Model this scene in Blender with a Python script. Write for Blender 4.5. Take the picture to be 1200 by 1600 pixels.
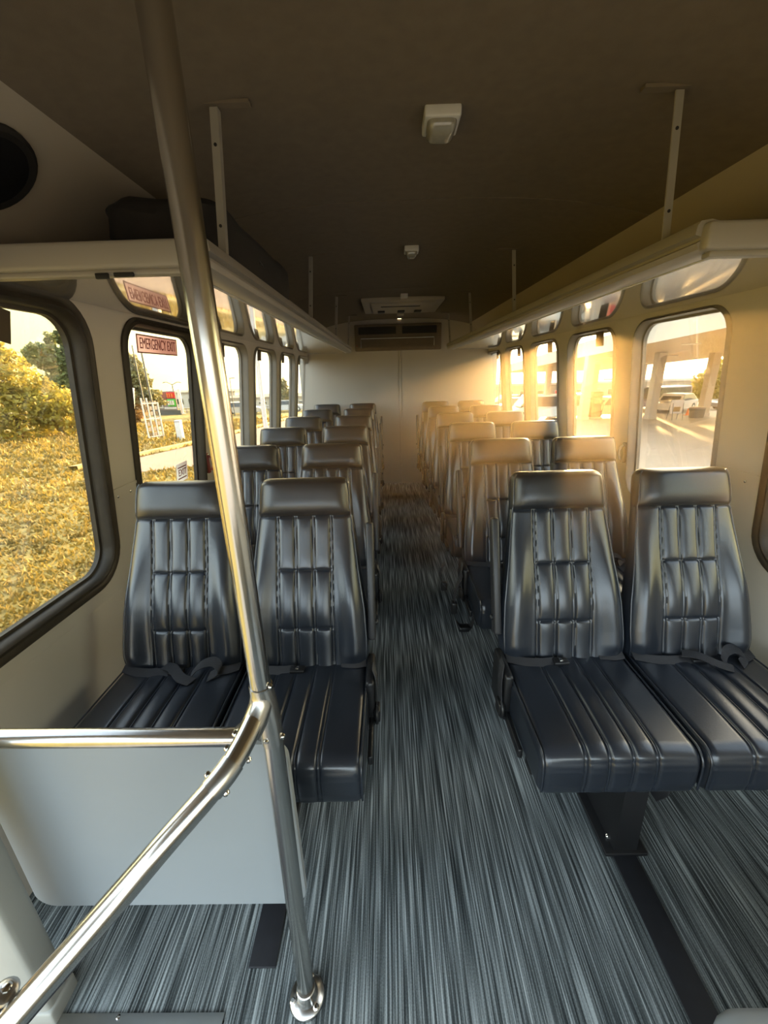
import bpy, math, random
import numpy as np
from mathutils import Vector, Matrix
R = math.radians
random.seed(7); RNG = np.random.default_rng(7)
for o in list(bpy.data.objects): bpy.data.objects.remove(o)
SC = bpy.context.scene
COL = SC.collection

# ------------------------------------------------------------------ camera
CX, CZ, PITCH, ROLL, YAW, F = -0.1267, 1.4378, 0.33, -0.0282, -0.014, 632.875
_c, _s = math.cos(YAW), math.sin(YAW)
_fw = Vector((_s, _c, 0)); _rt = Vector((_c, -_s, 0)); _up = Vector((0, 0, 1))
_f2 = _fw*math.cos(PITCH) - _up*math.sin(PITCH); _u2 = _up*math.cos(PITCH) + _fw*math.sin(PITCH)
_r3 = _rt*math.cos(ROLL) + _u2*math.sin(ROLL); _u3 = _u2*math.cos(ROLL) - _rt*math.sin(ROLL)
cam = bpy.data.cameras.new('camera'); camo = bpy.data.objects.new('camera', cam); COL.objects.link(camo)
_m = Matrix((_r3, _u3, -_f2)).transposed().to_4x4(); _m.translation = (CX, 0, CZ)
camo.matrix_world = _m
cam.sensor_fit = 'VERTICAL'; cam.sensor_height = 36.0; cam.lens = F/1600*36
cam.clip_start = 0.02; cam.clip_end = 1000
SC.camera = camo

# ------------------------------------------------------------------ sky, sun, exposure
SUN = Vector((0.4629, 1.0286, 0.088)).normalized()
w = bpy.data.worlds.new('sky'); SC.world = w; w.use_nodes = True
nt = w.node_tree; nt.nodes.clear()
def N(t, **k):
    n = nt.nodes.new(t)
    for a, b in k.items(): setattr(n, a, b)
    return n
tc = N('ShaderNodeTexCoord'); sp = N('ShaderNodeSeparateXYZ'); nt.links.new(tc.outputs['Generated'], sp.inputs[0])
rp = N('ShaderNodeValToRGB'); nt.links.new(sp.outputs['Z'], rp.inputs[0])
cr = rp.color_ramp; cr.elements[0].position = 0.0; cr.elements[0].color = (0.52, 0.45, 0.175, 1)
cr.elements[1].position = 1.0; cr.elements[1].color = (0.42, 0.52, 0.66, 1)
for p, c in ((0.12, (0.60, 0.54, 0.26, 1)), (0.35, (0.72, 0.74, 0.62, 1)), (0.6, (0.52, 0.60, 0.68, 1))):
    e = cr.elements.new(p); e.color = c
dt = N('ShaderNodeVectorMath', operation='DOT_PRODUCT'); dt.inputs[1].default_value = SUN
nt.links.new(tc.outputs['Generated'], dt.inputs[0])
mr = N('ShaderNodeMapRange'); mr.inputs[1].default_value = -0.3; mr.inputs[2].default_value = -1.0
nt.links.new(dt.outputs['Value'], mr.inputs[0])
mx = N('ShaderNodeMix', data_type='RGBA'); mx.inputs[7].default_value = (0.90, 1.10, 1.24, 1)
nt.links.new(mr.outputs[0], mx.inputs[0]); nt.links.new(rp.outputs[0], mx.inputs[6])
mp = N('ShaderNodeMath', operation='MAXIMUM'); mp.inputs[1].default_value = 0.0; nt.links.new(dt.outputs['Value'], mp.inputs[0])
pw = N('ShaderNodeMath', operation='POWER'); pw.inputs[1].default_value = 5.0; nt.links.new(mp.outputs[0], pw.inputs[0])
gl = N('ShaderNodeMix', data_type='RGBA', blend_type='ADD'); gl.inputs[7].default_value = (4.2, 3.2, 1.75, 1)
nt.links.new(pw.outputs[0], gl.inputs[0]); nt.links.new(mx.outputs[2], gl.inputs[6])
bg = N('ShaderNodeBackground'); bg.inputs[1].default_value = 1.15; nt.links.new(gl.outputs[2], bg.inputs[0])
wo = N('ShaderNodeOutputWorld'); nt.links.new(bg.outputs[0], wo.inputs[0])
sl = bpy.data.lights.new('sun', 'SUN'); sl.energy = 9.0; sl.color = (1.0, 0.60, 0.22); sl.angle = R(1.0)
so = bpy.data.objects.new('sun', sl); COL.objects.link(so); so.rotation_euler = (-SUN).to_track_quat('-Z', 'Y').to_euler()
SC.view_settings.view_transform = 'Standard'; SC.view_settings.look = 'None'
SC.view_settings.exposure = 2.2; SC.view_settings.gamma = 1.0; SC.view_settings.use_curve_mapping = False
SC.cycles.max_bounces = 8; SC.cycles.diffuse_bounces = 5; SC.cycles.glossy_bounces = 4; SC.cycles.transparent_max_bounces = 24
SC.cycles.caustics_reflective = False; SC.cycles.caustics_refractive = False
SC.cycles.sample_clamp_indirect = 6.0

# ------------------------------------------------------------------ materials
def mat(name, col, rough=0.6, metal=0.0, spec=0.5, noise=0.0, nscale=20.0, bump=0.0, bscale=200.0, coat=0.0, nstretch=None):
    m = bpy.data.materials.new(name); m.use_nodes = True
    t = m.node_tree; b = t.nodes['Principled BSDF']
    b.inputs['Base Color'].default_value = (*col, 1); b.inputs['Roughness'].default_value = rough
    b.inputs['Metallic'].default_value = metal; b.inputs['Specular IOR Level'].default_value = spec
    b.inputs['Coat Weight'].default_value = coat
    c = t.nodes.new('ShaderNodeTexCoord'); src = c.outputs['Object']
    if nstretch:
        mpn = t.nodes.new('ShaderNodeMapping'); mpn.inputs['Scale'].default_value = nstretch
        t.links.new(src, mpn.inputs[0]); src = mpn.outputs[0]
    n = t.nodes.new('ShaderNodeTexNoise'); n.inputs['Scale'].default_value = nscale; n.inputs['Detail'].default_value = 4
    t.links.new(src, n.inputs['Vector'])
    r = t.nodes.new('ShaderNodeValToRGB'); a = noise if noise else 0.04
    r.color_ramp.elements[0].position = 0.3; r.color_ramp.elements[1].position = 0.7
    r.color_ramp.elements[0].color = (*[max(0, x*(1-a)) for x in col], 1); r.color_ramp.elements[1].color = (*[min(1, x*(1+a)) for x in col], 1)
    t.links.new(n.outputs['Fac'], r.inputs[0]); t.links.new(r.outputs[0], b.inputs['Base Color'])
    if bump:
        n2 = t.nodes.new('ShaderNodeTexNoise'); n2.inputs['Scale'].default_value = bscale; n2.inputs['Detail'].default_value = 3
        t.links.new(src, n2.inputs['Vector'])
        bp = t.nodes.new('ShaderNodeBump'); bp.inputs['Strength'].default_value = bump; bp.inputs['Distance'].default_value = 0.002
        t.links.new(n2.outputs['Fac'], bp.inputs['Height']); t.links.new(bp.outputs[0], b.inputs['Normal'])
    return m
def carpet():
    m = bpy.data.materials.new('striped_carpet'); m.use_nodes = True
    t = m.node_tree; b = t.nodes['Principled BSDF']; b.inputs['Roughness'].default_value = 0.95; b.inputs['Specular IOR Level'].default_value = 0.15
    c = t.nodes.new('ShaderNodeTexCoord')
    def nz(sx, sy, det):
        mpn = t.nodes.new('ShaderNodeMapping'); mpn.inputs['Scale'].default_value = (sx, sy, 1)
        t.links.new(c.outputs['Object'], mpn.inputs[0])
        n = t.nodes.new('ShaderNodeTexNoise'); n.inputs['Scale'].default_value = 1; n.inputs['Detail'].default_value = det
        n.inputs['Roughness'].default_value = 0.6
        t.links.new(mpn.outputs[0], n.inputs['Vector']); return n.outputs['Fac']
    def math2(op, a, bv):
        k = t.nodes.new('ShaderNodeMath'); k.operation = op
        for i, v in enumerate((a, bv)):
            if isinstance(v, float): k.inputs[i].default_value = v
            else: t.links.new(v, k.inputs[i])
        return k.outputs[0]
    fine = nz(200, 3.2, 1); wide = nz(38, 1.1, 2); spk = nz(520, 260, 1)
    s = math2('ADD', math2('MULTIPLY', fine, 0.62), math2('MULTIPLY', wide, 0.26))
    s = math2('ADD', s, math2('MULTIPLY', spk, 0.12))
    r = t.nodes.new('ShaderNodeValToRGB'); e = r.color_ramp.elements
    e[0].position = 0.36; e[0].color = (0.024, 0.028, 0.030, 1); e[1].position = 0.66; e[1].color = (0.45, 0.50, 0.51, 1)
    k = e.new(0.47); k.color = (0.086, 0.100, 0.103, 1); k = e.new(0.55); k.color = (0.215, 0.243, 0.25, 1)
    t.links.new(s, r.inputs[0]); t.links.new(r.outputs[0], b.inputs['Base Color'])
    bp = t.nodes.new('ShaderNodeBump'); bp.inputs['Strength'].default_value = 0.5; bp.inputs['Distance'].default_value = 0.003
    t.links.new(s, bp.inputs['Height']); t.links.new(bp.outputs[0], b.inputs['Normal'])
    return m
def glass(name, tint=(0.97, 0.98, 0.97), refl=1.0):
    m = bpy.data.materials.new(name); m.use_nodes = True; t = m.node_tree; t.nodes.clear()
    tr = t.nodes.new('ShaderNodeBsdfTransparent'); tr.inputs[0].default_value = (*tint, 1)
    g = t.nodes.new('ShaderNodeBsdfGlossy'); g.inputs['Roughness'].default_value = 0.01
    fr = t.nodes.new('ShaderNodeFresnel'); fr.inputs[0].default_value = 1.35
    ml = t.nodes.new('ShaderNodeMath'); ml.operation = 'MULTIPLY'; ml.inputs[1].default_value = 0.5*refl; t.links.new(fr.outputs[0], ml.inputs[0])
    mi = t.nodes.new('ShaderNodeMixShader'); o = t.nodes.new('ShaderNodeOutputMaterial')
    t.links.new(ml.outputs[0], mi.inputs[0]); t.links.new(tr.outputs[0], mi.inputs[1]); t.links.new(g.outputs[0], mi.inputs[2]); t.links.new(mi.outputs[0], o.inputs[0])
    return m
def translucent(name, col, tf=0.5):
    m = bpy.data.materials.new(name); m.use_nodes = True; t = m.node_tree; b = t.nodes['Principled BSDF']; out = t.nodes['Material Output']
    b.inputs['Base Color'].default_value = (*col, 1); b.inputs['Roughness'].default_value = 0.6
    c = t.nodes.new('ShaderNodeTexCoord'); n = t.nodes.new('ShaderNodeTexNoise'); n.inputs['Scale'].default_value = 1.3; n.inputs['Detail'].default_value = 6
    t.links.new(c.outputs['Object'], n.inputs['Vector'])
    r = t.nodes.new('ShaderNodeValToRGB'); r.color_ramp.elements[0].position = .35; r.color_ramp.elements[1].position = .68
    r.color_ramp.elements[0].color = (*[x*0.55 for x in col], 1); r.color_ramp.elements[1].color = (*[min(1, x*1.35) for x in col], 1)
    t.links.new(n.outputs['Fac'], r.inputs[0]); t.links.new(r.outputs[0], b.inputs['Base Color'])
    tl = t.nodes.new('ShaderNodeBsdfTranslucent'); t.links.new(r.outputs[0], tl.inputs[0])
    mi = t.nodes.new('ShaderNodeMixShader'); mi.inputs[0].default_value = tf
    t.links.new(b.outputs[0], mi.inputs[1]); t.links.new(tl.outputs[0], mi.inputs[2]); t.links.new(mi.outputs[0], out.inputs[0])
    return m
M = {}
M['leather'] = mat('black_leather', (0.016, 0.020, 0.028), 0.29, spec=0.8, noise=.15, nscale=9, bump=0.10, bscale=260)
M['headleather'] = mat('headrest_leather', (0.019, 0.020, 0.023), 0.33, spec=0.7, noise=.15, nscale=9, bump=0.10, bscale=260)
M['black'] = mat('black_plastic', (0.012, 0.012, 0.013), 0.38, bump=.1, bscale=400)
M['armpad'] = mat('armrest_pad', (0.022, 0.022, 0.024), 0.42, bump=.15, bscale=300)
M['blackmetal'] = mat('black_painted_metal', (0.010, 0.010, 0.011), 0.5)
M['webbing'] = mat('seat_belt_webbing', (0.022, 0.022, 0.025), 0.6, noise=.3, nscale=1, nstretch=(30, 600, 30), bump=.3, bscale=300)
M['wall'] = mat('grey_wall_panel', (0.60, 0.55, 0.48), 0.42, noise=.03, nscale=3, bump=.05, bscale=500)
M['rearwall'] = mat('rear_wall_panel', (0.48, 0.44, 0.38), 0.45, noise=.04, nscale=2)
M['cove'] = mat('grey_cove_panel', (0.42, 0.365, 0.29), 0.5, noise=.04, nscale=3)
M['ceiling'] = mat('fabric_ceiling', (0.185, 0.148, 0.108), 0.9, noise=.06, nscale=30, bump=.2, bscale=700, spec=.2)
M['rack'] = mat('rack_moulding', (0.34, 0.315, 0.275), 0.4, noise=.03, nscale=4)
M['rackgloss'] = mat('glossy_rack_panel', (0.36, 0.33, 0.29), 0.11, spec=0.9, noise=.02, nscale=3, coat=1.0)
M['steel'] = mat('brushed_stainless_steel', (0.62, 0.60, 0.57), 0.19, metal=1, noise=.06, nscale=1, nstretch=(60, 60, 2), bump=.03, bscale=60)
M['caststeel'] = mat('cast_steel_fitting', (0.55, 0.54, 0.52), 0.27, metal=1, noise=.06, nscale=30)
M['screw'] = mat('screw_steel', (0.7, 0.69, 0.66), 0.15, metal=1)
M['alu'] = mat('aluminium', (0.60, 0.62, 0.62), 0.3, metal=1, noise=.08, nscale=8)
M['rubber'] = mat('black_rubber_gasket', (0.042, 0.034, 0.024), 0.5, spec=.3, noise=.2, nscale=12)
M['winframe'] = mat('brown_grey_window_trim', (0.26, 0.235, 0.20), 0.45)
M['barrier'] = mat('grey_barrier_panel', (0.27, 0.30, 0.325), 0.38, noise=.03, nscale=3)
M['pillar'] = mat('stepwell_grey_vinyl', (0.36, 0.36, 0.33), 0.5, noise=.05, nscale=6)
M['white'] = mat('white_plastic', (0.62, 0.60, 0.56), 0.4)
M['hanger'] = mat('painted_hanger', (0.30, 0.275, 0.235), 0.45)
M['lens'] = mat('ceiling_light_lens', (0.30, 0.28, 0.23), 0.12, spec=.8, noise=.08, nscale=60)
M['dark'] = mat('dark_grille', (0.012, 0.010, 0.008), 0.7)
M['bag'] = mat('black_bag_fabric', (0.016, 0.013, 0.011), 0.85, noise=.3, nscale=14, bump=.3, bscale=120)
M['track'] = mat('black_track_cover', (0.010, 0.011, 0.015), 0.6, noise=.2, nscale=30)
M['carpet'] = carpet()
M['glass'] = glass('window_glass')
M['pink'] = translucent('pink_sticker', (0.95, 0.55, 0.48), 0.85)
M['pinkwhite'] = translucent('pale_pink_sticker', (0.95, 0.78, 0.72), 0.8)
M['redink'] = mat('dark_red_ink', (0.22, 0.03, 0.035), 0.6)
M['redplastic'] = mat('red_latch_plastic', (0.28, 0.03, 0.02), 0.35)
M['tab'] = mat('brown_label_tab', (0.08, 0.055, 0.03), 0.7)
M['grass'] = translucent('sunlit_grass', (0.30, 0.22, 0.045), 0.35)
M['lawn'] = mat('lawn_soil', (0.36, 0.26, 0.065), 0.95, noise=.35, nscale=1.2, bump=.8, bscale=14)
M['concrete'] = mat('pale_concrete', (0.34, 0.275, 0.205), 0.6, noise=.10, nscale=.5, bump=.2, bscale=40)
M['drive'] = mat('pinkish_driveway', (0.40, 0.275, 0.19), 0.8, noise=.08, nscale=.7)
M['kerb'] = mat('pale_yellow_kerb', (0.55, 0.42, 0.16), 0.8, noise=.1, nscale=2)
M['bark'] = mat('brown_bark', (0.10, 0.07, 0.045), 0.9, noise=.3, nscale=10)
M['leafy'] = translucent('yellow_green_leaves', (0.40, 0.34, 0.06), 0.4)
M['leaft'] = translucent('tan_autumn_leaves', (0.46, 0.30, 0.12), 0.4)
M['leafd'] = translucent('dark_green_leaves', (0.17, 0.20, 0.06), 0.35)
M['needle'] = translucent('grey_green_needles', (0.27, 0.25, 0.10), 0.3)
M['canopyw'] = mat('pale_grey_fascia', (0.50, 0.48, 0.46), 0.5)
M['soffit'] = mat('warm_canopy_soffit', (0.62, 0.46, 0.28), 0.5)
M['column'] = mat('beige_canopy_pillar', (0.52, 0.43, 0.32), 0.5)
M['bldg'] = mat('tan_store_wall', (0.36, 0.29, 0.20), 0.8, noise=.1, nscale=.6)
M['bldg2'] = mat('pale_store_wall', (0.58, 0.52, 0.42), 0.8, noise=.1, nscale=.6)
M['bldgwin'] = mat('dark_store_window', (0.06, 0.06, 0.055), 0.1)
M['polew'] = mat('white_pole_paint', (0.68, 0.66, 0.62), 0.45)
M['polek'] = mat('dark_pole_paint', (0.12, 0.11, 0.09), 0.5)
M['signred'] = mat('red_sign_panel', (0.75, 0.03, 0.03), 0.5)
M['signgreen'] = mat('green_sign_panel', (0.10, 0.55, 0.06), 0.5)
M['signwhite'] = mat('white_sign_panel', (0.75, 0.68, 0.62), 0.5)
M['signgrey'] = mat('grey_sign_panel', (0.28, 0.22, 0.20), 0.5)
M['orange'] = mat('orange_cone_plastic', (0.75, 0.16, 0.03), 0.5)
M['tyre'] = mat('tyre_rubber', (0.015, 0.015, 0.015), 0.8)
for k, c in dict(lilac=(0.42, 0.36, 0.42), silver=(0.55, 0.53, 0.50), maroon=(0.25, 0.05, 0.04), tan=(0.50, 0.42, 0.30), cream=(0.68, 0.63, 0.52), navy=(0.06, 0.07, 0.12)).items():
    M['car_'+k] = mat(k+'_car_paint', c, 0.2, spec=.6, coat=.6)

# ------------------------------------------------------------------ mesh helpers
class MB:
    def __init__(s): s.v = []; s.f = []; s.n = 0
    def add(s, V, Fs):
        s.v.append(np.asarray(V, float)); s.f += [tuple(i+s.n for i in f) for f in Fs]; s.n += len(V); return s
    def box(s, a, b, bev=0.0):
        a = np.minimum(a, b).astype(float) if False else np.array(a, float); b = np.array(b, float)
        lo = np.minimum(a, b); hi = np.maximum(a, b)
        if bev <= 0:
            V = [(x, y, z) for z in (lo[2], hi[2]) for y in (lo[1], hi[1]) for x in (lo[0], hi[0])]
            return s.add(V, [(0, 2, 3, 1), (4, 5, 7, 6), (0, 1, 5, 4), (2, 6, 7, 3), (0, 4, 6, 2), (1, 3, 7, 5)])
        bev = min(bev, *(0.49*(hi-lo)))
        K = 3
        # rounded box: sweep of spherical corners
        ts = np.concatenate([-np.cos(np.linspace(0, math.pi/2, K+1)), np.cos(np.linspace(math.pi/2, 0, K+1))])  # not used directly
        g = []
        for ax in range(3):
            g.append(np.array([lo[ax], lo[ax]+bev*.293, lo[ax]+bev, hi[ax]-bev, hi[ax]-bev*.293, hi[ax]]))
        V = []; idx = {}; Fc = []
        def vid(i, j, k):
            key = (i, j, k)
            if key not in idx:
                p = np.array([g[0][i], g[1][j], g[2][k]]); q = np.clip(p, lo+bev, hi-bev); d = p-q; L = np.linalg.norm(d)
                if L > 1e-9: p = q+d/L*bev
                idx[key] = len(V); V.append(p)
            return idx[key]
        for i in range(5):
            for j in range(5):
                Fc.append((vid(i, j, 0), vid(i, j+1, 0), vid(i+1, j+1, 0), vid(i+1, j, 0)))
                Fc.append((vid(i, j, 5), vid(i+1, j, 5), vid(i+1, j+1, 5), vid(i, j+1, 5)))
                Fc.append((vid(i, 0, j), vid(i+1, 0, j), vid(i+1, 0, j+1), vid(i, 0, j+1)))
                Fc.append((vid(i, 5, j), vid(i, 5, j+1), vid(i+1, 5, j+1), vid(i+1, 5, j)))
                Fc.append((vid(0, i, j), vid(0, i, j+1), vid(0, i+1, j+1), vid(0, i+1, j)))
                Fc.append((vid(5, i, j), vid(5, i+1, j), vid(5, i+1, j+1), vid(5, i, j+1)))
        return s.add(V, Fc)
    def xform(s, fn):
        s.v = [fn(np.vstack(s.v))]; return s
    def rot(s, axis, ang, piv=(0, 0, 0)):
        m = np.array(Matrix.Rotation(ang, 3, axis)); p = np.array(piv)
        return s.xform(lambda V: (V-p) @ m.T + p)
    def tube(s, path, r, n=12, caps=True, closed=False):
        P = [Vector(p) for p in path]; K = len(P)
        rs = r if hasattr(r, '__len__') else [r]*K
        T = []
        for i in range(K):
            a = P[i-1] if (i > 0 or closed) else P[i]; b = P[(i+1) % K] if (i < K-1 or closed) else P[i]
            T.append((b-a).normalized())
        u = T[0].orthogonal().normalized(); V = []; Fs = []
        for i in range(K):
            if i: u = (u - T[i]*u.dot(T[i])).normalized()
            v = T[i].cross(u)
            for k in range(n):
                a = 2*math.pi*k/n; V.append(P[i]+(u*math.cos(a)+v*math.sin(a))*rs[i])
        for i in range(K-1+(1 if closed else 0)):
            i2 = (i+1) % K
            for k in range(n):
                Fs.append((i*n+k, i*n+(k+1) % n, i2*n+(k+1) % n, i2*n+k))
        if caps and not closed:
            Fs.append(tuple(range(n-1, -1, -1))); Fs.append(tuple((K-1)*n+k for k in range(n)))
        return s.add(V, Fs)
    def lathe(s, prof, n=24, o=(0, 0, 0), axis=(0, 0, 1)):
        q = Vector((0, 0, 1)).rotation_difference(Vector(axis).normalized()); V = []; Fs = []; K = len(prof)
        for r, z in prof:
            for k in range(n):
                a = 2*math.pi*k/n; V.append(Vector(o)+q @ Vector((r*math.cos(a), r*math.sin(a), z)))
        for i in range(K-1):
            for k in range(n): Fs.append((i*n+k, i*n+(k+1) % n, (i+1)*n+(k+1) % n, (i+1)*n+k))
        Fs.append(tuple(range(n-1, -1, -1))); Fs.append(tuple((K-1)*n+k for k in range(n)))
        return s.add(V, Fs)
    def extrude(s, prof, a, b, fn, cap=True):
        """closed profile of 2D points carried from a to b by fn(p, t) -> 3D"""
        n = len(prof); V = [fn(p, a) for p in prof]+[fn(p, b) for p in prof]
        Fs = [(i, (i+1) % n, n+(i+1) % n, n+i) for i in range(n)]
        if cap: Fs += [tuple(range(n-1, -1, -1)), tuple(range(n, 2*n))]
        return s.add(V, Fs)
    def ribbon(s, path, wd, th=0.002):
        P = [Vector(p) for p in path]; W = wd if isinstance(wd, list) else [wd]*len(P); V = []; Fs = []
        for i, p in enumerate(P):
            t = (P[min(i+1, len(P)-1)]-P[max(i-1, 0)]).normalized(); wv = Vector(W[i]); nn = t.cross(wv).normalized()*th*.5; h = wv*.5
            V += [p-h-nn, p+h-nn, p+h+nn, p-h+nn]
        K = len(P)
        for i in range(K-1):
            for k in range(4): Fs.append((i*4+k, i*4+(k+1) % 4, i*4+4+(k+1) % 4, i*4+4+k))
        Fs += [(3, 2, 1, 0), tuple((K-1)*4+k for k in range(4))]
        return s.add(V, Fs)
    def build(s, name, m, parent=None, smooth=True, angle=40, recalc=True):
        V = np.vstack(s.v)
        if parent is not None:
            p = parent; off = np.zeros(3)
            while p is not None: off += np.array(p.location); p = p.parent
            V = V-off
        me = bpy.data.meshes.new(name); me.from_pydata(V.tolist(), [], s.f); me.update()
        if recalc:
            import bmesh
            bm = bmesh.new(); bm.from_mesh(me); bmesh.ops.recalc_face_normals(bm, faces=bm.faces); bm.to_mesh(me); bm.free()
        if smooth:
            me.polygons.foreach_set('use_smooth', [True]*len(me.polygons))
            try: me.set_sharp_from_angle(angle=R(angle))
            except Exception: pass
        me.materials.append(m)
        o = bpy.data.objects.new(name, me); COL.objects.link(o)
        if parent is not None: o.parent = parent
        return o
def catmull(pts, n=8):
    P = [np.array(p, float) for p in pts]; out = []
    for i in range(len(P)-1):
        p0 = P[max(i-1, 0)]; p1 = P[i]; p2 = P[i+1]; p3 = P[min(i+2, len(P)-1)]
        for k in range(n):
            t = k/n; out.append(.5*((2*p1)+(-p0+p2)*t+(2*p0-5*p1+4*p2-p3)*t*t+(-p0+3*p1-3*p2+p3)*t**3))
    out.append(P[-1]); return [tuple(p) for p in out]
def tag(o, label=None, cat=None, group=None, kind=None):
    if label: o['label'] = label
    if cat: o['category'] = cat
    if group: o['group'] = group
    if kind: o['kind'] = kind
    return o
def thing(name, label, cat, loc=(0, 0, 0), group=None, kind=None):
    o = bpy.data.objects.new(name, None); COL.objects.link(o); o.location = loc; o.empty_display_size = .1
    return tag(o, label, cat, group, kind)
def struct(name): 
    o = bpy.data.objects.new(name, None); COL.objects.link(o); o['kind'] = 'structure'; return o
def kids(o): return KIDS.get(o.name, [])
def copy_tree(o, parent=None):
    c = o.copy(); COL.objects.link(c); c.parent = parent
    for ch in [x for x in o.children]: copy_tree(ch, c)
    return c
def rrect(y0, y1, z0, z1, r, n=6):
    pts = []
    for cy, cz, a0 in ((y1-r, z1-r, 0), (y0+r, z1-r, 90), (y0+r, z0+r, 180), (y1-r, z0+r, 270)):
        for k in range(n+1):
            a = R(a0+90*k/n); pts.append((cy+r*math.cos(a), cz+r*math.sin(a)))
    return pts
def text(name, s, size, m, loc, mtx, parent, ext=0.0006, sx=1.0):
    c = bpy.data.curves.new(name, 'FONT'); c.body = s; c.size = size; c.extrude = ext; c.align_x = 'CENTER'; c.align_y = 'CENTER'; c.materials.append(m)
    o = bpy.data.objects.new(name, c); COL.objects.link(o)
    me = bpy.data.meshes.new_from_object(o.evaluated_get(bpy.context.evaluated_depsgraph_get())); bpy.data.objects.remove(o); me.name = name
    o = bpy.data.objects.new(name, me); COL.objects.link(o)
    mm = mtx.to_4x4(); mm.translation = Vector(loc)-(Vector(parent.location) if parent else Vector()); o.parent = parent
    o.matrix_local = mm @ Matrix.Diagonal((sx, 1, 1, 1)); return o

# ------------------------------------------------------------------ bus shell
XL, XR, XC = -1.15, 1.20, 0.025          # inner wall faces, centre line
YF, YR = -1.15, 5.42                      # shell front edge, rear wall
WINL = [(0.45, 1.42)] + [(1.65+.79*k, 2.27+.79*k) for k in range(5)]
WINR = [(0.45, 1.385)] + [(1.66+.80*k, 2.27+.80*k) for k in range(5)]
WZ0, WZ1, WR = 0.745, 1.645, 0.10
LEAN = 0.115
def lean(side):
    def fn(V):
        V = V.copy(); V[:, 0] -= side*LEAN*(V[:, 2]-1.25); return V
    return fn
def wx(side, z): return (XR if side > 0 else XL)-side*LEAN*(z-1.25)
FL, FR = -1.22, 1.27                      # wall faces at floor level
floor = MB()
floor.add([(FL, .515, 0), (-.545, .515, 0), (-.545, YF, 0), (FR, YF, 0), (FR, YR, 0), (FL, YR, 0)], [(0, 1, 2, 3, 4, 5)])
floor.add([(FL, .515, -.02), (-.545, .515, -.02), (-.545, YF, -.02), (FR, YF, -.02), (FR, YR, -.02), (FL, YR, -.02)], [(5, 4, 3, 2, 1, 0)])
fo = floor.build('floor', M['carpet'], smooth=False, recalc=False); fo['kind'] = 'structure'
sw = MB().box((FL, YF, -.42), (-.545, .515, -.40)); sw.box((FL, .50, -.4), (-.545, .515, -.021)); sw.box((-.56, YF, -.4), (-.545, .5, -.021))
sw.box((FL, .10, -.40), (-.56, .50, -.21))
o = sw.build('stepwell_floor', M['track'], smooth=False); o['kind'] = 'structure'

def build_wall(name, X, side, wins):
    """inner face at X with rounded window openings; side=+1 when outside is +X"""
    root = struct(name); b = MB(); TH = .05*side
    zlo, zhi = .64, 1.72; LN = lean(side)
    edges = [.2] + [(wins[i][1]+wins[i+1][0])/2 for i in range(len(wins)-1)] + [YR]
    edges[1] = 1.52
    for (y0, y1), e0, e1 in zip(wins, edges[:-1], edges[1:]):
        h = rrect(y0, y1, WZ0, WZ1, WR, 8); n = len(h); out = []
        c = [(e1, zhi), (e0, zhi), (e0, zlo), (e1, zlo)]
        for q in range(4):
            for k in range(9):
                p = h[q*9+k]; t = k/8
                if q in (0, 2):   # starts on a vertical side, ends on a horizontal side
                    o_ = (c[q][0], p[1]) if k < 4 else ((p[0], c[q][1]) if k > 4 else c[q])
                else:
                    o_ = (p[0], c[q][1]) if k < 4 else ((c[q][0], p[1]) if k > 4 else c[q])
                out.append(o_)
        V = [(X, y, z) for y, z in h]+[(X, y, z) for y, z in out]+[(X+TH, y, z) for y, z in h]
        Fs = [(i, (i+1) % n, n+(i+1) % n, n+i) for i in range(n)] + [(i, (i+1) % n, 2*n+(i+1) % n, 2*n+i) for i in range(n)]
        b.add(V, Fs)
        V2 = [(X+TH, y, z) for y, z in h]+[(X+TH, y, z) for y, z in out]
        b.add(V2, [(i, n+i, n+(i+1) % n, (i+1) % n) for i in range(n)])
    b.xform(LN).build('window_band', M['wall'], root, smooth=False, recalc=False)
    b = MB()
    y0 = .515 if side < 0 else YF
    XB = FL if side < 0 else FR
    b.box((XB, y0, 0), (XB+TH, YR, .641))
    b.build('lower_panel', M['wall'], root, smooth=False)
    b = MB().box((X, YF, 1.36 if side < 0 else .64), (X+TH, .2, 1.72)).xform(LN)
    b.build('front_panel', M['wall'], root, smooth=False)
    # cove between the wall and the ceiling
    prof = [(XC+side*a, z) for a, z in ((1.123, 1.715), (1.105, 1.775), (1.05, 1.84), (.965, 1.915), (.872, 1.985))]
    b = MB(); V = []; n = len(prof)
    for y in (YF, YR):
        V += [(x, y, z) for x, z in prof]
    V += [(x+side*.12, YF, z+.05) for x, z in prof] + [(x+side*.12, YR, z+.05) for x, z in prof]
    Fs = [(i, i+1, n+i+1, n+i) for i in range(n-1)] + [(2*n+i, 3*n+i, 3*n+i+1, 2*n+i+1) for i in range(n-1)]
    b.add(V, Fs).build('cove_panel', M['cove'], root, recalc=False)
    # joint strip and screws of the lower panel
    b = MB()
    b.box((X-side*.004, 1.46 if side < 0 else 1.40, 1.035), (X, 1.625, 1.047))
    b.xform(LN).build('panel_joint', M['wall'], root)
    for yy, zz in ((1.50, 1.012), (1.58, 1.012)):
        MB().lathe([(.0055, 0), (.0055, .002), (.003, .0035)], 10, (X, yy, zz), (-side, 0, 0)).xform(LN).build('screw', M['screw'], root)
    return root
wl = build_wall('wall_left', XL, -1, WINL)
wr = build_wall('wall_right', XR, 1, WINR)

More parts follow.
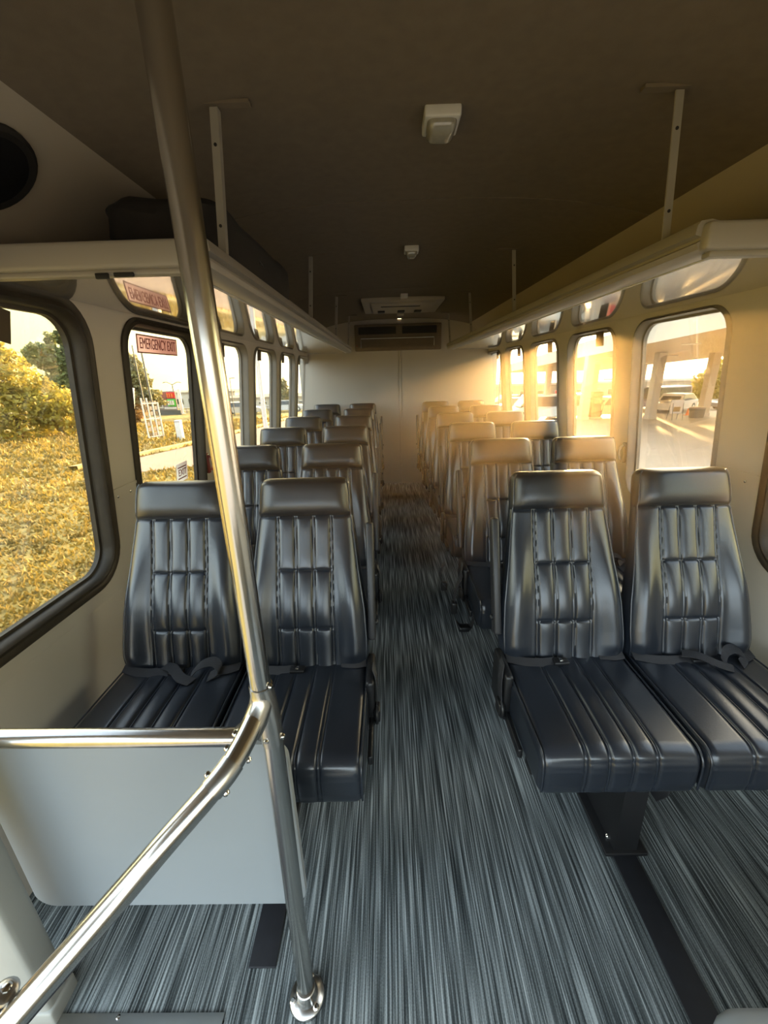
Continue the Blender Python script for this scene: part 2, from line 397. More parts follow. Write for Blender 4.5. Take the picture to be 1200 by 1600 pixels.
WN = 0
def build_window(X, side, y0, y1, tabs=True, sash=False, big=False):
    global WN; WN += 1; LN = lean(side)
    root = struct('window_%d' % WN); g = .046 if big else (.026 if sash is None else .010)
    outer = rrect(y0-g, y1+g, WZ0-g, WZ1+g, WR+g, 8); inner = rrect(y0+.004, y1-.004, WZ0+.004, WZ1-.004, WR, 8); mid = rrect(y0-g*.45, y1+g*.45, WZ0-g*.45, WZ1+g*.45, WR+g*.45, 8)
    n = len(outer); s = -side
    rings = [(outer, X), (outer, X+s*.008), ([((a[0]*.7+b[0]*.3), (a[1]*.7+b[1]*.3)) for a, b in zip(outer, inner)], X+s*.013), (mid, X+s*.006), ([((a[0]*.4+b[0]*.6), (a[1]*.4+b[1]*.6)) for a, b in zip(mid, inner)], X+s*.014), (inner, X+s*.006), (inner, X+side*.03),
             (rrect(y0+.014, y1-.014, WZ0+.014, WZ1-.014, WR-.01, 8), X+side*.032), (rrect(y0+.014, y1-.014, WZ0+.014, WZ1-.014, WR-.01, 8), X+side*.05)]
    V = []; Fs = []
    for r, x in rings: V += [(x, y, z) for y, z in r]
    for k in range(len(rings)-1): Fs += [(k*n+i, k*n+(i+1) % n, (k+1)*n+(i+1) % n, (k+1)*n+i) for i in range(n)]
    MB().add(V, Fs).xform(LN).build('window_frame', M['rubber'] if big or sash is None else M['winframe'], root, angle=60)
    p = rrect(y0+.002, y1-.002, WZ0+.002, WZ1-.002, WR, 8)
    MB().extrude(p, X+side*.036, X+side*.040, lambda q, t: (t, q[0], q[1])).xform(LN).build('pane', M['glass'], root, smooth=False)
    if tabs:
        yc = y0+.40*(y1-y0)
        MB().box((X+side*.028, yc-.045, WZ1-.085), (X+side*.034, yc+.045, WZ1-.004), .002).xform(LN).build('label_tab', M['tab'], root)
    if sash:
        MB().box((X+side*.022, y0+.006, .935), (X+side*.036, y1-.006, .962), .003).xform(LN).build('sash_bar', M['rubber'], root)
        b = MB().box((X+side*.018, y0+.12, .950), (X+side*.024, y0+.16, .962), .002); b.xform(LN).build('sash_catch', M['alu'], root)
    return root
lw = [build_window(XL, -1, a, b, i >= 2, None if i == 1 else False, i == 0) for i, (a, b) in enumerate(WINL)]
rw = [build_window(XR, 1, a, b, i >= 2, False, i == 0) for i, (a, b) in enumerate(WINR)]
MB().box((XL-.034, 1.145, 1.545), (XL-.03, 1.205, 1.63), .001).rot('X', R(-12), (XL, 1.17, 1.62)).xform(lean(-1)).build('label_tab', M['tab'], lw[0])

# ceiling: shallow vault, panels with seams
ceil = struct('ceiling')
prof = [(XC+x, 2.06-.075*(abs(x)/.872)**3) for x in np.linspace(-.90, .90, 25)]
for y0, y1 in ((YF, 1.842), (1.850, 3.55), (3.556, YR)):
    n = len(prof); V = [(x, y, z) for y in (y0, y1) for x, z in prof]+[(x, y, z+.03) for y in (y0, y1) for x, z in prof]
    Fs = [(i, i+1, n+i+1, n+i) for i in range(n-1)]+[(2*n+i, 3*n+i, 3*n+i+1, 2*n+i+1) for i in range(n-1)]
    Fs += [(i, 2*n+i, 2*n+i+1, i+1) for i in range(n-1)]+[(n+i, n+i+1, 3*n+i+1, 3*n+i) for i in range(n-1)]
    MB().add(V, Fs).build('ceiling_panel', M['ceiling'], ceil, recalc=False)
V = [(XC-1.0, YF, 2.12), (XC+1.0, YF, 2.12), (XC+1.0, YR, 2.12), (XC-1.0, YR, 2.12)]
MB().box((XC-1.12, YF, 2.04), (XC-.875, YR, 2.12)).box((XC+.875, YF, 2.04), (XC+1.12, YR, 2.12)).box((XC-1.12, YF, 2.10), (XC+1.12, YR, 2.12)).build('roof_skin', M['dark'], ceil, smooth=False)

# rear wall with its seam strip
rear = struct('wall_rear')
MB().box((FL, YR, 0), (.028, YR+.05, 2.06)).build('rear_panel', M['rearwall'], rear, smooth=False)
MB().box((.072, YR, 0), (FR, YR+.05, 2.06)).build('rear_panel', M['rearwall'], rear, smooth=False)
MB().box((.028, YR+.012, 0), (.072, YR+.05, 2.06)).build('seam_backing', M['rearwall'], rear, smooth=False)
MB().box((.036, YR-.006, 0), (.066, YR+.012, 1.70), .004).build('seam_strip', M['rearwall'], rear)

# header above the windscreen opening at the front of the shell
front = struct('wall_front')
MB().box((XL-.05, YF-.06, 1.60), (XR+.05, YF, 2.08)).build('windscreen_header', M['cove'], front, smooth=False)
MB().box((-.545, YF-.06, -.02), (FR, YF, .62)).build('dash_panel', M['pillar'], front, smooth=False)

# ------------------------------------------------------------------ ceiling fixtures
def ceil_z(x): return 2.06-.075*(abs(x-XC)/.872)**3
def ceiling_light(x, y, s, label):
    t = thing('ceiling_light', label, 'light', (x, y, ceil_z(x)), 'ceiling lights')
    MB().box((x-s-.008, y-s-.01, 2.036), (x+s+.008, y+s+.01, 2.063), .006).build('base', M['white'], t)
    b = MB(); V = []; n = 14
    for k in range(7):
        a = k/6*math.pi/2; rr = math.cos(a)**.55; z = 2.038-.030*math.sin(a)
        V += [(x+(s*px)*max(rr, .02), y+(s*1.1*py)*max(rr, .02), z) for px, py in [(np.sign(math.cos(q))*abs(math.cos(q))**.4, np.sign(math.sin(q))*abs(math.sin(q))**.4) for q in np.linspace(0, 2*math.pi, 28, endpoint=False)]]
    Fs = [(k*28+i, k*28+(i+1) % 28, (k+1)*28+(i+1) % 28, (k+1)*28+i) for k in range(6) for i in range(28)] + [tuple(6*28+i for i in range(28))]
    b.add(V, Fs).build('lens', M['lens'], t)
    return t
ceiling_light(.03, 1.315, .038, 'larger square ceiling light with a domed lens, nearest above the aisle')
ceiling_light(.022, 2.47, .030, 'small pale square ceiling light between the nearer dome light and the roof hatch')
t = thing('roof_hatch', 'pale square roof hatch with dark slots in the rear ceiling', 'hatch', (.035, 4.30, 2.05))
b = MB().box((-.33, 3.92, 2.028), (.40, 4.68, 2.063), .008); b.build('frame', M['cove'], t)
b = MB().box((-.25, 4.0, 2.015), (.32, 4.60, 2.030), .008); b.build('lid', M['cove'], t)
for x in (-.16, .035, .20):
    MB().box((x-.035, 4.38, 2.006), (x+.035, 4.50, 2.016), .006).build('handle_recess', M['dark'], t)
MB().box((-.16, 4.12, 2.009), (.20, 4.13, 2.015)).build('slot', M['dark'], t)
MB().box((.0, 4.56, 1.995), (.07, 4.62, 2.016), .006).build('latch', M['cove'], t)
t = thing('ceiling_sensor', 'tiny pale sensor box on the ceiling just ahead of the roof hatch', 'sensor', (.04, 3.80, 2.05))
MB().box((.01, 3.77, 2.03), (.07, 3.83, 2.063), .005).build('sensor_box', M['white'], t)
# rear air conditioner
t = thing('air_conditioner', 'rear wall air conditioner with two dark vents above a framed grille', 'air conditioner', (.02, YR, 1.85))
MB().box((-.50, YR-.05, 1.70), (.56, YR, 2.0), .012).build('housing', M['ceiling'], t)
for x0, x1 in ((-.45, .005), (.08, .50)):
    v = MB().box((x0, YR-.056, 1.888), (x1, YR-.049, 1.970)).build('vent', M['dark'], t)
    for k in range(4):
        MB().box((x0+.004, YR-.062, 1.897+k*.018), (x1-.004, YR-.056, 1.903+k*.018)).rot('X', R(20), (0, YR-.058, 1.90+k*.018)).build('slat', M['dark'], v, smooth=False)
g = MB().box((-.42, YR-.056, 1.735), (.465, YR-.049, 1.835)).build('return_grille', M['ceiling'], t)
for k in range(6):
    MB().box((-.41, YR-.063, 1.745+k*.015), (.455, YR-.057, 1.750+k*.015)).build('slat', M['ceiling'], g, smooth=False)
b = MB().tube([(-.425, YR-.066, 1.735), (-.425, YR-.066, 1.84), (.468, YR-.066, 1.84), (.468, YR-.066, 1.745)], .005, 8); b.build('trim_frame', M['alu'], t)
MB().lathe([(.008, 0), (.008, .006), (.004, .009)], 10, (-.475, YR-.05, 1.76), (0, -1, 0)).build('indicator_light', M['redplastic'], t)

# ------------------------------------------------------------------ luggage racks
def build_rack(side, label, ya, yb):
    xin = XC+side*.545; xw = XC+side*1.119; dz = .010 if side > 0 else .0
    t = thing('luggage_rack', label, 'rack', (xin, ya, 1.70))
    def P(a, z): return (xin+side*a, z)
    n0 = len(bpy.data.objects)
    lip = [P(.0, 1.728), P(.006, 1.737), P(.03, 1.740), P(.05, 1.735), P(.05, 1.700), P(.072, 1.695), P(.072, 1.678), P(.064, 1.674), P(.03, 1.674), P(.010, 1.682), P(.004, 1.694), P(.014, 1.700), P(.014, 1.706), P(-.002, 1.710)]
    MB().extrude(lip, ya, yb, lambda p, y: (p[0], y, p[1])).build('lip', M['rack'], t, angle=30)
    MB().box((xin+side*.072, ya+.02, 1.677), (xw, yb, 1.690)).build('underside_panel', M['rackgloss'], t, smooth=False)
    MB().box((xin+side*.05, ya+.02, 1.7005), (xw, yb, 1.709)).build('shelf', M['dark'], t, smooth=False)
    MB().box((xin+side*.068, ya+.01, 1.672), (xin+side*.077, yb, 1.6785), .002).build('edge_strip', M['white'], t)
    e = MB().box((xin+side*.012, ya-.022, 1.676), (xw, ya+.012, 1.733), .010); e.build('end_cap', M['rack'], t)
    MB().box((xin+side*.03, ya-.012, 1.664), (xw, ya+.016, 1.677), .004).build('end_trim', M['rack'], t)
    MB().box((xin+side*.02, yb-.01, 1.672), (xw, yb+.012, 1.733), .010).build('end_cap', M['rack'], t)
    # hangers up to the ceiling
    for y in (1.20, 2.48, 3.68, 4.86):
        b = MB(); xb = xin+side*.022; xt = xin-side*.005; zt = ceil_z(xt)
        V = []
        for z, x in ((1.715, xb), (1.80, xb*.72+xt*.28), (1.93, xb*.32+xt*.68), (zt-.006, xt)):
            V += [(x-.0095, y-.002, z), (x+.0095, y-.002, z), (x+.0095, y+.002, z), (x-.0095, y+.002, z)]
            
        b.add(V, [(k*4+i, k*4+(i+1) % 4, k*4+4+(i+1) % 4, k*4+4+i) for k in range(3) for i in range(4)]+[(0, 3, 2, 1), (12, 13, 14, 15)])
        # folded flange of the angle bar and foot plate on the ceiling
        xf = .0095
        b.add([(xb+xf, y, 1.715), (xb+xf, y+.018, 1.715), (xt+xf, y+.018, zt-.006), (xt+xf, y, zt-.006)], [(0, 1, 2, 3)])
        h = b.build('hanger', M['hanger'], t, smooth=False)
        MB().box((xt-side*.085, y-.008, zt-.003), (xt+side*.020, y+.014, zt+.004)).build('foot_plate', M['ceiling'], h, smooth=False)
        for zz in (1.80, 1.965):
            k = (zz-1.715)/(zt-1.715); xx = xb+(xt-xb)*k
            MB().lathe([(.004, 0), (.004, .001)], 8, (xx, y-.0022, zz), (0, -1, 0)).build('slot_hole', M['dark'], h)
    return t
rk = build_rack(-1, 'left overhead luggage rack with a glossy underside, holding the black bag', 1.055, 5.10)
build_rack(1, 'right overhead luggage rack with a glossy underside, empty, above the sunlit windows', 1.055, 4.98)
for k, (x, dx) in enumerate(((-.765, .03), (-.715, .045))):
    b = MB().box((x-dx/2, 1.036, 1.657+.003*(k % 2)), (x+dx/2, 1.043, 1.669), .002); b.build('torn_sealant', M['dark'], rk)
# bag and a long low dark form on the left rack
t = thing('duffel_bag', 'large black soft bag lying on the front of the left luggage rack', 'bag', (-.72, 1.7, 1.71))
def soft(cx, cy, cz, hx, hy, hz, e=.35, seed=1, n=30, m=44):
    rg = np.random.default_rng(seed); ph = rg.uniform(0, 6, 6); V = []; Fs = []
    for i in range(n+1):
        a = -math.pi/2+math.pi*i/n
        for j in range(m):
            q = 2*math.pi*j/m
            f = lambda c: np.sign(c)*abs(c)**e
            x = f(math.cos(a))*f(math.cos(q)); y = f(math.cos(a))*f(math.sin(q)); z = f(math.sin(a))
            w_ = 1+.03*math.sin(5*x+ph[0]+3*y)+.025*math.sin(9*y+ph[1])+.02*math.sin(11*z+4*x+ph[2])
            V.append((cx+hx*x*w_, cy+hy*y*w_, cz+hz*z*(w_ if z > 0 else 1)))
    for i in range(n):
        for j in range(m): Fs.append((i*m+j, i*m+(j+1) % m, (i+1)*m+(j+1) % m, (i+1)*m+j))
    return V, Fs
V, Fs = soft(-.715, 1.66, 1.803, .165, .44, .098, .36, 3); MB().add(V, Fs).build('body', M['bag'], t)
b = MB().box((-.85, 1.21, 1.86), (-.62, 1.23, 1.90), .004)
b = MB().tube(catmull([(-.66, 1.42, 1.885), (-.66, 1.47, 1.915), (-.66, 1.60, 1.93), (-.66, 1.75, 1.915), (-.66, 1.80, 1.885)]), .011, 8); b.build('handle', M['bag'], t)
b = MB().ribbon(catmull([(-.85, 1.60, 1.875), (-.72, 1.60, 1.888), (-.58, 1.60, 1.872), (-.548, 1.60, 1.80)]), (0, .04, 0), .004); b.build('strap', M['webbing'], t)
t = thing('dark_form', 'long low dark form along the rear part of the left luggage rack', 'form', (-.72, 3.2, 1.71))
V, Fs = soft(-.74, 3.20, 1.74, .15, 1.02, .030, .45, 5); MB().add(V, Fs).build('rounded_body', M['bag'], t)

# round speaker in the left cove
t = thing('round_speaker', 'round dark speaker grille set in the cove above the left front window', 'speaker', (-.955, 1.06, 1.90))
nrm = Vector((.60, 0, -.80)).normalized()
MB().lathe([(.108, -.004), (.108, .004), (.100, .009), (.092, .006)], 36, (-.982, 1.065, 1.877), nrm).build('rim', M['dark'], t)
g = MB().lathe([(.093, .0), (.093, .005), (.06, .010), (.02, .013)], 36, (-.982, 1.065, 1.877), nrm).build('grille', M['black'], t)

# ------------------------------------------------------------------ seats
LK = .676
DB = np.array((0, .3219, .9468)); NB = np.array((0, -.9468, .3219))
WV = np.array([-.08, .0, .06, .10, .20, .28, .3475, .4383, .5376, .62, .676]); WH = np.array([.211, .216, .219, .2195, .214, .2035, .1935, .1835, .171, .166, .160])
LINES = (-.095, -.032, .032, .095)
def sst(a, b, x): t_ = np.clip((x-a)/(b-a), 0, 1); return t_*t_*(3-2*t_)
def back_surface(s, v):
    """height of the padded front along NB; s in -1..1 across, v along the back"""
    hw = np.interp(v, WV, WH); x = s*hw
    E = np.clip(1-np.abs(s)**7, 0, 1)**.45
    f = .034*sst(.50, .84, np.abs(s))*sst(-.02, .06, v)*(1-sst(.22, .537, v))
    inside = (1-sst(.090, .100, np.abs(x)))*(v < .5376)
    for a, b_ in zip(LINES[:-1], LINES[1:]):
        u = (x-(a+b_)/2)/((b_-a)/2)
        pil = np.clip(1-u*u, 0, 1)
        for v0, v1 in ((-.06, .143), (.143, .345), (.345, .5376)):
            q = 2*(v-v0)/(v1-v0)-1
            f += .0065*pil*np.clip(1-np.abs(q)**5, 0, 1)*(np.abs(q) <= 1)
    lw_ = (v < .5376)*sst(-.05, .0, v)
    for a in LINES:
        for d in (-.0042, .0042): f -= .0042*np.exp(-((x-a-d)/.0019)**2)*lw_
        f -= .0025*np.exp(-((x-a)/.008)**2)*lw_
    for vs in (.143, .345): f -= .0055*np.exp(-((v-vs)/.0035)**2)*inside
    # lumbar swell
    f += .021*np.exp(-((v-.21)/.13)**2)*(1-np.abs(s)**2)
    # headrest pad
    hd = np.clip(1-np.abs((v-.607)/.072)**3.5, 0, 1)
    f += .024*hd*(1-.55*np.abs(s)**5)
    f -= .010*np.exp(-((v-.5376)/.005)**2)
    return f*E
def make_back(xc, parent, mir):
    nv, nu, nb = 170, 190, 22
    vs = np.concatenate([np.linspace(-.075, LK-.03, nv-16), LK-.03+.03*np.sin(np.linspace(0, math.pi/2, 17))[1:]])
    sf = np.sin(np.linspace(-1, 1, nu)*math.pi/2*.96)/math.sin(math.pi/2*.96); sf = .55*sf+.45*np.linspace(-1, 1, nu)
    sb = np.linspace(1, -1, nb+2)[1:-1]
    V = []
    for v in vs:
        hw = np.interp(v, WV, WH)
        k = max(0.0, (v-(LK-.03))/.03); ev = math.sqrt(max(0, 1-k*k)); hw2 = hw-.03*(1-ev)
        s_ = sf; x = s_*hw2; E = np.clip(1-np.abs(s_)**7, 0, 1)**.45
        nf = -.050+(.050*E+back_surface(s_, np.full_like(s_, v)))*max(ev, .0)**.7
        E2 = np.clip(1-np.abs(sb)**6, 0, 1)**.45
        nb_ = -.050-.042*E2*ev
        xx = np.concatenate([x, sb*hw2]); nn = np.concatenate([nf, nb_])
        base = np.array((0, 0, .46))+DB*v
        V.append(np.stack([xc+xx, base[1]+NB[1]*nn, base[2]+NB[2]*nn], 1))
    V = np.vstack(V); n = nu+nb
    Fs = [(i*n+k, i*n+(k+1) % n, (i+1)*n+(k+1) % n, (i+1)*n+k) for i in range(len(vs)-1) for k in range(n)]
    Fs += [tuple(range(n-1, -1, -1))]
    # split: headrest cover is a part of its own
    vh = .5376; cut = int(np.searchsorted(vs, vh))
    lo = [f for f in Fs if max(f) < (cut+1)*n]; hi = [f for f in Fs if min(f) >= cut*n and max(f) >= (cut+1)*n]
    b = MB(); b.v = [V[:(cut+1)*n]]; b.f = lo; b.n = (cut+1)*n
    bo = b.build('backrest', M['leather'], parent, angle=80)
    off = cut*n
    b = MB(); b.v = [V[off:]]; b.f = [tuple(i-off for i in f) for f in hi]; b.n = len(V)-off
    b.build('headrest', M['headleather'], bo, angle=80)
    # welt along both front edges
    for sg in (-1, 1):
        pts = []
        for v in np.linspace(-.02, LK-.012, 50):
            hw = np.interp(v, WV, WH); k = max(0.0, (v-(LK-.03))/.03); hw -= .03*(1-math.sqrt(max(0, 1-k*k)))
            s_ = .955*sg; E = (1-abs(s_)**7)**.45
            n_ = -.050+.050*E+float(back_surface(np.array([s_]), np.array([v]))[0])+.0005
            p = np.array((xc+s_*hw, 0, .46))+DB*v+NB*n_; pts.append(tuple(p))
        MB().tube(pts, .0034, 6).build('piping', M['leather'], bo, angle=80)
    return bo
def make_cushion(xc, parent):
    y0, y1, z0, z1 = -.388, .075, .318, .463; r = .045
    prof = []
    def arc(cy, cz, rr, a0, a1, n):
        for k in range(n+1):
            a = R(a0+(a1-a0)*k/n); prof.append((cy+rr*math.cos(a), cz+rr*math.sin(a)))
    for y in np.linspace(y1, y0+r+.002, 34): prof.append((y, z1))
    arc(y0+r, z1-r, r, 90, 180, 12)
    for z in np.linspace(z1-r-.004, z0+.045, 12): prof.append((y0-.004*(z1-z)*8, z))
    arc(y0+.03, z0+.03, .03, 180, 270, 6)
    for y in np.linspace(y0+.06, y1, 8): prof.append((y, z0))
    prof = np.array(prof); n = len(prof)
    # outward normals of the profile
    d = np.roll(prof, -1, 0)-np.roll(prof, 1, 0); nr = np.stack([d[:, 1], -d[:, 0]], 1)*-1; nr /= np.linalg.norm(nr, axis=1)[:, None]+1e-9
    c = prof.mean(0); sg = np.sign(((prof-c)*nr).sum(1)); nr *= sg[:, None]
    hw = .2165; xs = np.unique(np.concatenate([np.linspace(-hw, hw, 190), hw*np.sin(np.linspace(.8, 1, 14)*math.pi/2), -hw*np.sin(np.linspace(.8, 1, 14)*math.pi/2)]))
    topw = sst(-.02, .12, (.0-prof[:, 0]))*(prof[:, 1] > z0+.02)      # channels fade in towards the front
    crown = (prof[:, 1] > z1-.02)*1.0
    V = []
    for x in xs:
        e = max(0.0, (abs(x)-(hw-.028))/.028); ins = .028*(1-math.sqrt(max(0, 1-e*e)))
        h = np.zeros(n)
        h += .014*(1-(x/hw)**2)*crown*np.clip(1-((prof[:, 0]+.17)/.26)**2, 0, 1)
        pil = 0.0
        for a, b_ in zip(LINES[:-1], LINES[1:]):
            u = (x-(a+b_)/2)/((b_-a)/2); pil = max(pil, 1-u*u)
        h += .0035*max(0, pil)*topw
        for a in LINES:
            for dd in (-.0042, .0042): h -= .004*math.exp(-((x-a-dd)/.002)**2)*topw
            h -= .003*math.exp(-((x-a)/.008)**2)*topw
        # soft wrinkles near the front corners
        q = prof+nr*(h-ins)[:, None]
        V.append(np.stack([np.full(n, xc+x), q[:, 0], q[:, 1]], 1))
    V = np.vstack(V); K = len(xs)
    Fs = [(i*n+k, i*n+(k+1) % n, (i+1)*n+(k+1) % n, (i+1)*n+k) for i in range(K-1) for k in range(n)]
    Fs += [tuple(range(n)), tuple((K-1)*n+k for k in range(n-1, -1, -1))]
    b = MB(); b.v = [V]; b.f = Fs; b.n = len(V)
    co = b.build('cushion', M['leather'], parent, angle=80)
    for sx in (-1, 1):
        pts = [(xc+sx*.211, y, .4615) for y in np.linspace(.03, y0+r, 10)]+[(xc+sx*.211, y0+r+(r-.001)*math.cos(R(a)), z1-r+(r-.001)*math.sin(R(a))) for a in range(100, 181, 10)]+[(xc+sx*.211, y0-.001, z) for z in (.40, .37, .345)]
        MB().tube(pts, .0032, 6).build('piping', M['leather'], co, angle=80)
    return co
def make_seat(side, label):
    """double seat at the origin; side=+1: aisle on the -x side"""
    t = thing('double_seat', label, 'seat', (0, 0, 0), 'double bus seats')
    A = -side        # direction of the aisle
    for xc in (A*.2225, -A*.2225):
        make_back(xc, t, side); make_cushion(xc, t)
    b = MB().box((-.43, -.02, .285), (.43, .04, .325), .006); b.box((-.43, -.30, .290), (.43, -.25, .322), .006)
    for x in (-.40, .0, .40): b.box((x-.015, -.31, .295), (x+.015, .05, .32), .004)
    b.build('seat_frame', M['blackmetal'], t)
    xp0, xp1 = A*.155, A*.085
    b = MB(); pr = [(-.335, .0), (.09, .0), (.09, .04), (.02, .30), (-.30, .30), (-.335, .05)]
    pr = [(-.335, 0), (.09, 0), (.07, .06), (.02, .292), (-.325, .292)]
    b.extrude(pr, xp0, xp1, lambda p, x: (x, p[0], p[1])); lg = b.build('pedestal', M['blackmetal'], t, smooth=False)
    b = MB().box((xp0+A*.03, -.345, .0), (xp1-A*.03, .12, .012), .003); b.build('base_plate', M['blackmetal'], lg)
    for y, z in ((-.337, .275), (-.20, .26), (-.337, .02)):
        MB().lathe([(.009, 0), (.009, .005), (.005, .009)], 8, (xp0+A*.0, y+.04, z), (A, 0, 0)).build('bolt', M['screw'], lg)
    b = MB().ribbon(catmull([(xp1-A*.01, -.30, .30), (xp1-A*.05, -.31, .275), (xp1-A*.055, -.315, .24), (xp1-A*.02, -.32, .225)]), (.0, .03, 0), .003); b.build('belt_tail', M['webbing'], t)
    # raised armrest on the aisle side, level with the backrest
    xa = A*.452
    b = MB(); 
    b.box((xa-.014, -.026, 0), (xa+.014, .026, .42), .010)
    b.xform(lambda V: np.array((0, 0, .46))+V*np.array((1, 0, 0))+np.outer(V[:, 2]+.09, DB)+np.outer(-V[:, 1]-.028, NB))
    ar = b.build('armrest', M['armpad'], t)
    p = np.array((xa, 0, .46))+DB*.15+NB*-.03
    MB().lathe([(.010, 0), (.010, .006), (.006, .010)], 10, p+np.array((A*.013, 0, 0)), (A, 0, 0)).build('pivot_bolt', M['blackmetal'], ar)
    # side cover below the armrest
    b = MB().box((A*.432, -.11, .30), (A*.462, .05, .485), .012); b.build('recliner_cover', M['black'], t)
    b = MB().box((A*.44, -.26, .31), (A*.456, -.10, .345), .006); b.build('recline_lever', M['black'], t)
    # lap belts across each cushion and the hanging aisle half
    for xc in (A*.2225, -A*.2225):
        near = xc*A > 0
        pth = [(xc-.207, .000, .474), (xc-.15, -.022, .4745), (xc-.09, -.030, .476), (xc-.045 if near else xc-.02, -.028, .478)]
        lb = MB().ribbon(catmull(pth), (0, .030, .012), .0022).build('lap_belt', M['webbing'], t)
        e = pth[-1][0]
        MB().box((e-.008, -.046, .474), (e+.042, -.016, .486), .004).build('buckle', M['black'], lb)
        MB().box((e+.012, -.038, .4855), (e+.022, -.024, .489), .002).build('release_button', M['screw'], lb)
        if not near:
            # loose folded half with a loop
            b = MB().ribbon(catmull([(xc-.05, -.015, .492), (xc-.01, -.035, .498), (xc+.035, -.075, .492), (xc+.075, -.085, .482)]), [(.018, .030, .004)]*25, .0025)
            b.ribbon(catmull([(xc+.060, -.060, .486), (xc+.085, -.030, .505), (xc+.125, -.015, .506), (xc+.150, -.035, .490), (xc+.120, -.060, .480)]), (.004, .034, .014), .0025)
            b.ribbon(catmull([(xc+.140, -.030, .480), (xc+.175, -.020, .477), (xc+.208, .0, .474)]), (0, .030, .010), .0022)
            b.build('folded_belt', M['webbing'], t)
        else:
            MB().ribbon(catmull([(xc+.208, .005, .474), (xc+.17, -.004, .475), (xc+.12, .004, .474)]), (0, .026, .012), .0022).build('lap_belt', M['webbing'], t)
    b = MB().ribbon(catmull([(A*.455, -.045, .50), (A*.466, -.07, .485), (A*.470, -.08, .45), (A*.468, -.085, .40), (A*.466, -.09, .365)]), (0, .042, 0), .0025)
    hb = b.build('hanging_belt', M['webbing'], t)
    MB().box((A*.455, -.115, .325), (A*.478, -.068, .375), .006).build('buckle', M['black'], hb)
    MB().tube([(A*.466, -.105-.02*math.cos(q), .35+.028*math.sin(q)) for q in np.linspace(0, 2*math.pi, 14, endpoint=False)], .006, 8, closed=True).build('belt_guide', M['black'], hb)
    return t
ORD = ['front', 'second', 'third', 'fourth', 'fifth', 'rearmost']
PITCH_Y = .76
seatR = make_seat(1, ''); seatL = make_seat(-1, '')
for side, proto, cx, dy, nm in ((1, seatR, .703, 0.0, 'right'), (-1, seatL, -.651, -.016, 'left')):
    for i in range(6):
        s_ = proto if i == 0 else copy_tree(proto)
        s_.location = (cx, 1.19+dy+PITCH_Y*i, 0)
        if i == 0: lab = 'front-row black leather double seat %s' % ('right of the aisle, cushions fully in view' if side > 0 else 'left of the aisle, behind the grey barrier')
        else: lab = '%s black leather double seat from the front, %s of the aisle' % (ORD[i] if i < 5 else 'sixth and last', nm)
        s_['label'] = lab
# loose belt loop at the second right seat
sec = [o for o in bpy.data.objects if o.get('label', '').startswith('second') and 'right' in o['label']][0]
b = MB().ribbon(catmull([(.232, 1.83, .47), (.205, 1.82, .40), (.19, 1.80, .30), (.205, 1.79, .22), (.245, 1.79, .182), (.285, 1.80, .19), (.30, 1.82, .25)]), (.0, .042, 0.0), .003); hb = b.build('hanging_belt', M['webbing'], sec)
MB().box((.175, 1.775, .27), (.205, 1.815, .335), .008).build('buckle', M['black'], hb)
MB().box((.215, 1.77, .165), (.275, 1.815, .195), .010).build('belt_tongue', M['black'], hb)
b = MB().ribbon(catmull([(.17, 2.02, .44), (.15, 2.01, .40), (.155, 2.0, .34), (.175, 2.0, .31)]), (0, .04, 0), .003); b.build('hanging_belt', M['webbing'], sec)
MB().box((.150, 1.985, .285), (.185, 2.02, .335), .008).build('buckle', M['black'], sec)

# floor track covers
t = thing('seat_track_cover', 'long black floor track strip running from under the front right seat', 'track cover', (.58, .4, 0))
MB().box((.540, -.4, 0), (.612, .862, .006), .002).build('strip', M['track'], t)
t = thing('seat_track_cover', 'short black floor track strip below the grey barrier panel', 'track cover', (-.48, .67, 0))
MB().box((-.516, .602, 0), (-.446, .86, .006), .002).build('strip', M['track'], t)

# ------------------------------------------------------------------ stanchion, handrails and barrier
t = thing('grab_pole', 'tall stainless steel grab pole with forked joint and floor flange beside the barrier', 'pole', (-.355, .552, 0))
PR = .0192
top = Vector((-.372, .60, 2.055)); J = Vector((-.371, .600, .885))
MB().tube([top, J], PR, 24).build('upper_pole', M['steel'], t)
L0 = Vector((-.361, .596, .82)); L1 = Vector((-.3555, .553, .03))
MB().tube([L0, L1], PR, 24).build('lower_pole', M['steel'], t)
# forked clamp: sleeve on the upper pole, branch to the lower pole and to the sloping rail
b = MB().tube([J+Vector((0, 0, .018)), J, (-.372, .593, .865), (-.380, .572, .845), (-.388, .552, .832)], [.0212, .0214, .0225, .0222, .0215], 24)
b.tube([J+Vector((.001, 0, .012)), (-.367, .599, .86), (-.363, .597, .825), (-.3605, .593, .775)], [.0205, .0215, .0215, .0205], 24)
b.tube([(-.372, .60, .868), (-.40, .612, .80), (-.43, .62, .765)], [.017, .019, .0195], 20)
jf = b.build('forked_clamp', M['caststeel'], t)
b = MB()
b.add([(-.366, .580, .865), (-.358, .600, .845), (-.362, .596, .76), (-.385, .592, .775), (-.395, .575, .81)], [(0, 1, 2, 3, 4)])
b.build('web_plate', M['caststeel'], jf, smooth=False, recalc=False)
for p, ax in (((-.366, .5765, .795), (-.2, -1, 0)), ((-.3415, .590, .79), (1, -.2, 0)), ((-.352, .593, .905), (1, -.4, 0))):
    MB().lathe([(.0055, 0), (.0055, .003), (.0035, .006)], 8, p, ax).build('screw', M['screw'], jf)
fl = MB().lathe([(.043, 0), (.043, .004), (.040, .008), (.027, .013), (.0235, .020), (.0225, .042), (.0205, .044)], 32, (-.3555, .552, 0)).build('floor_flange', M['caststeel'], t)
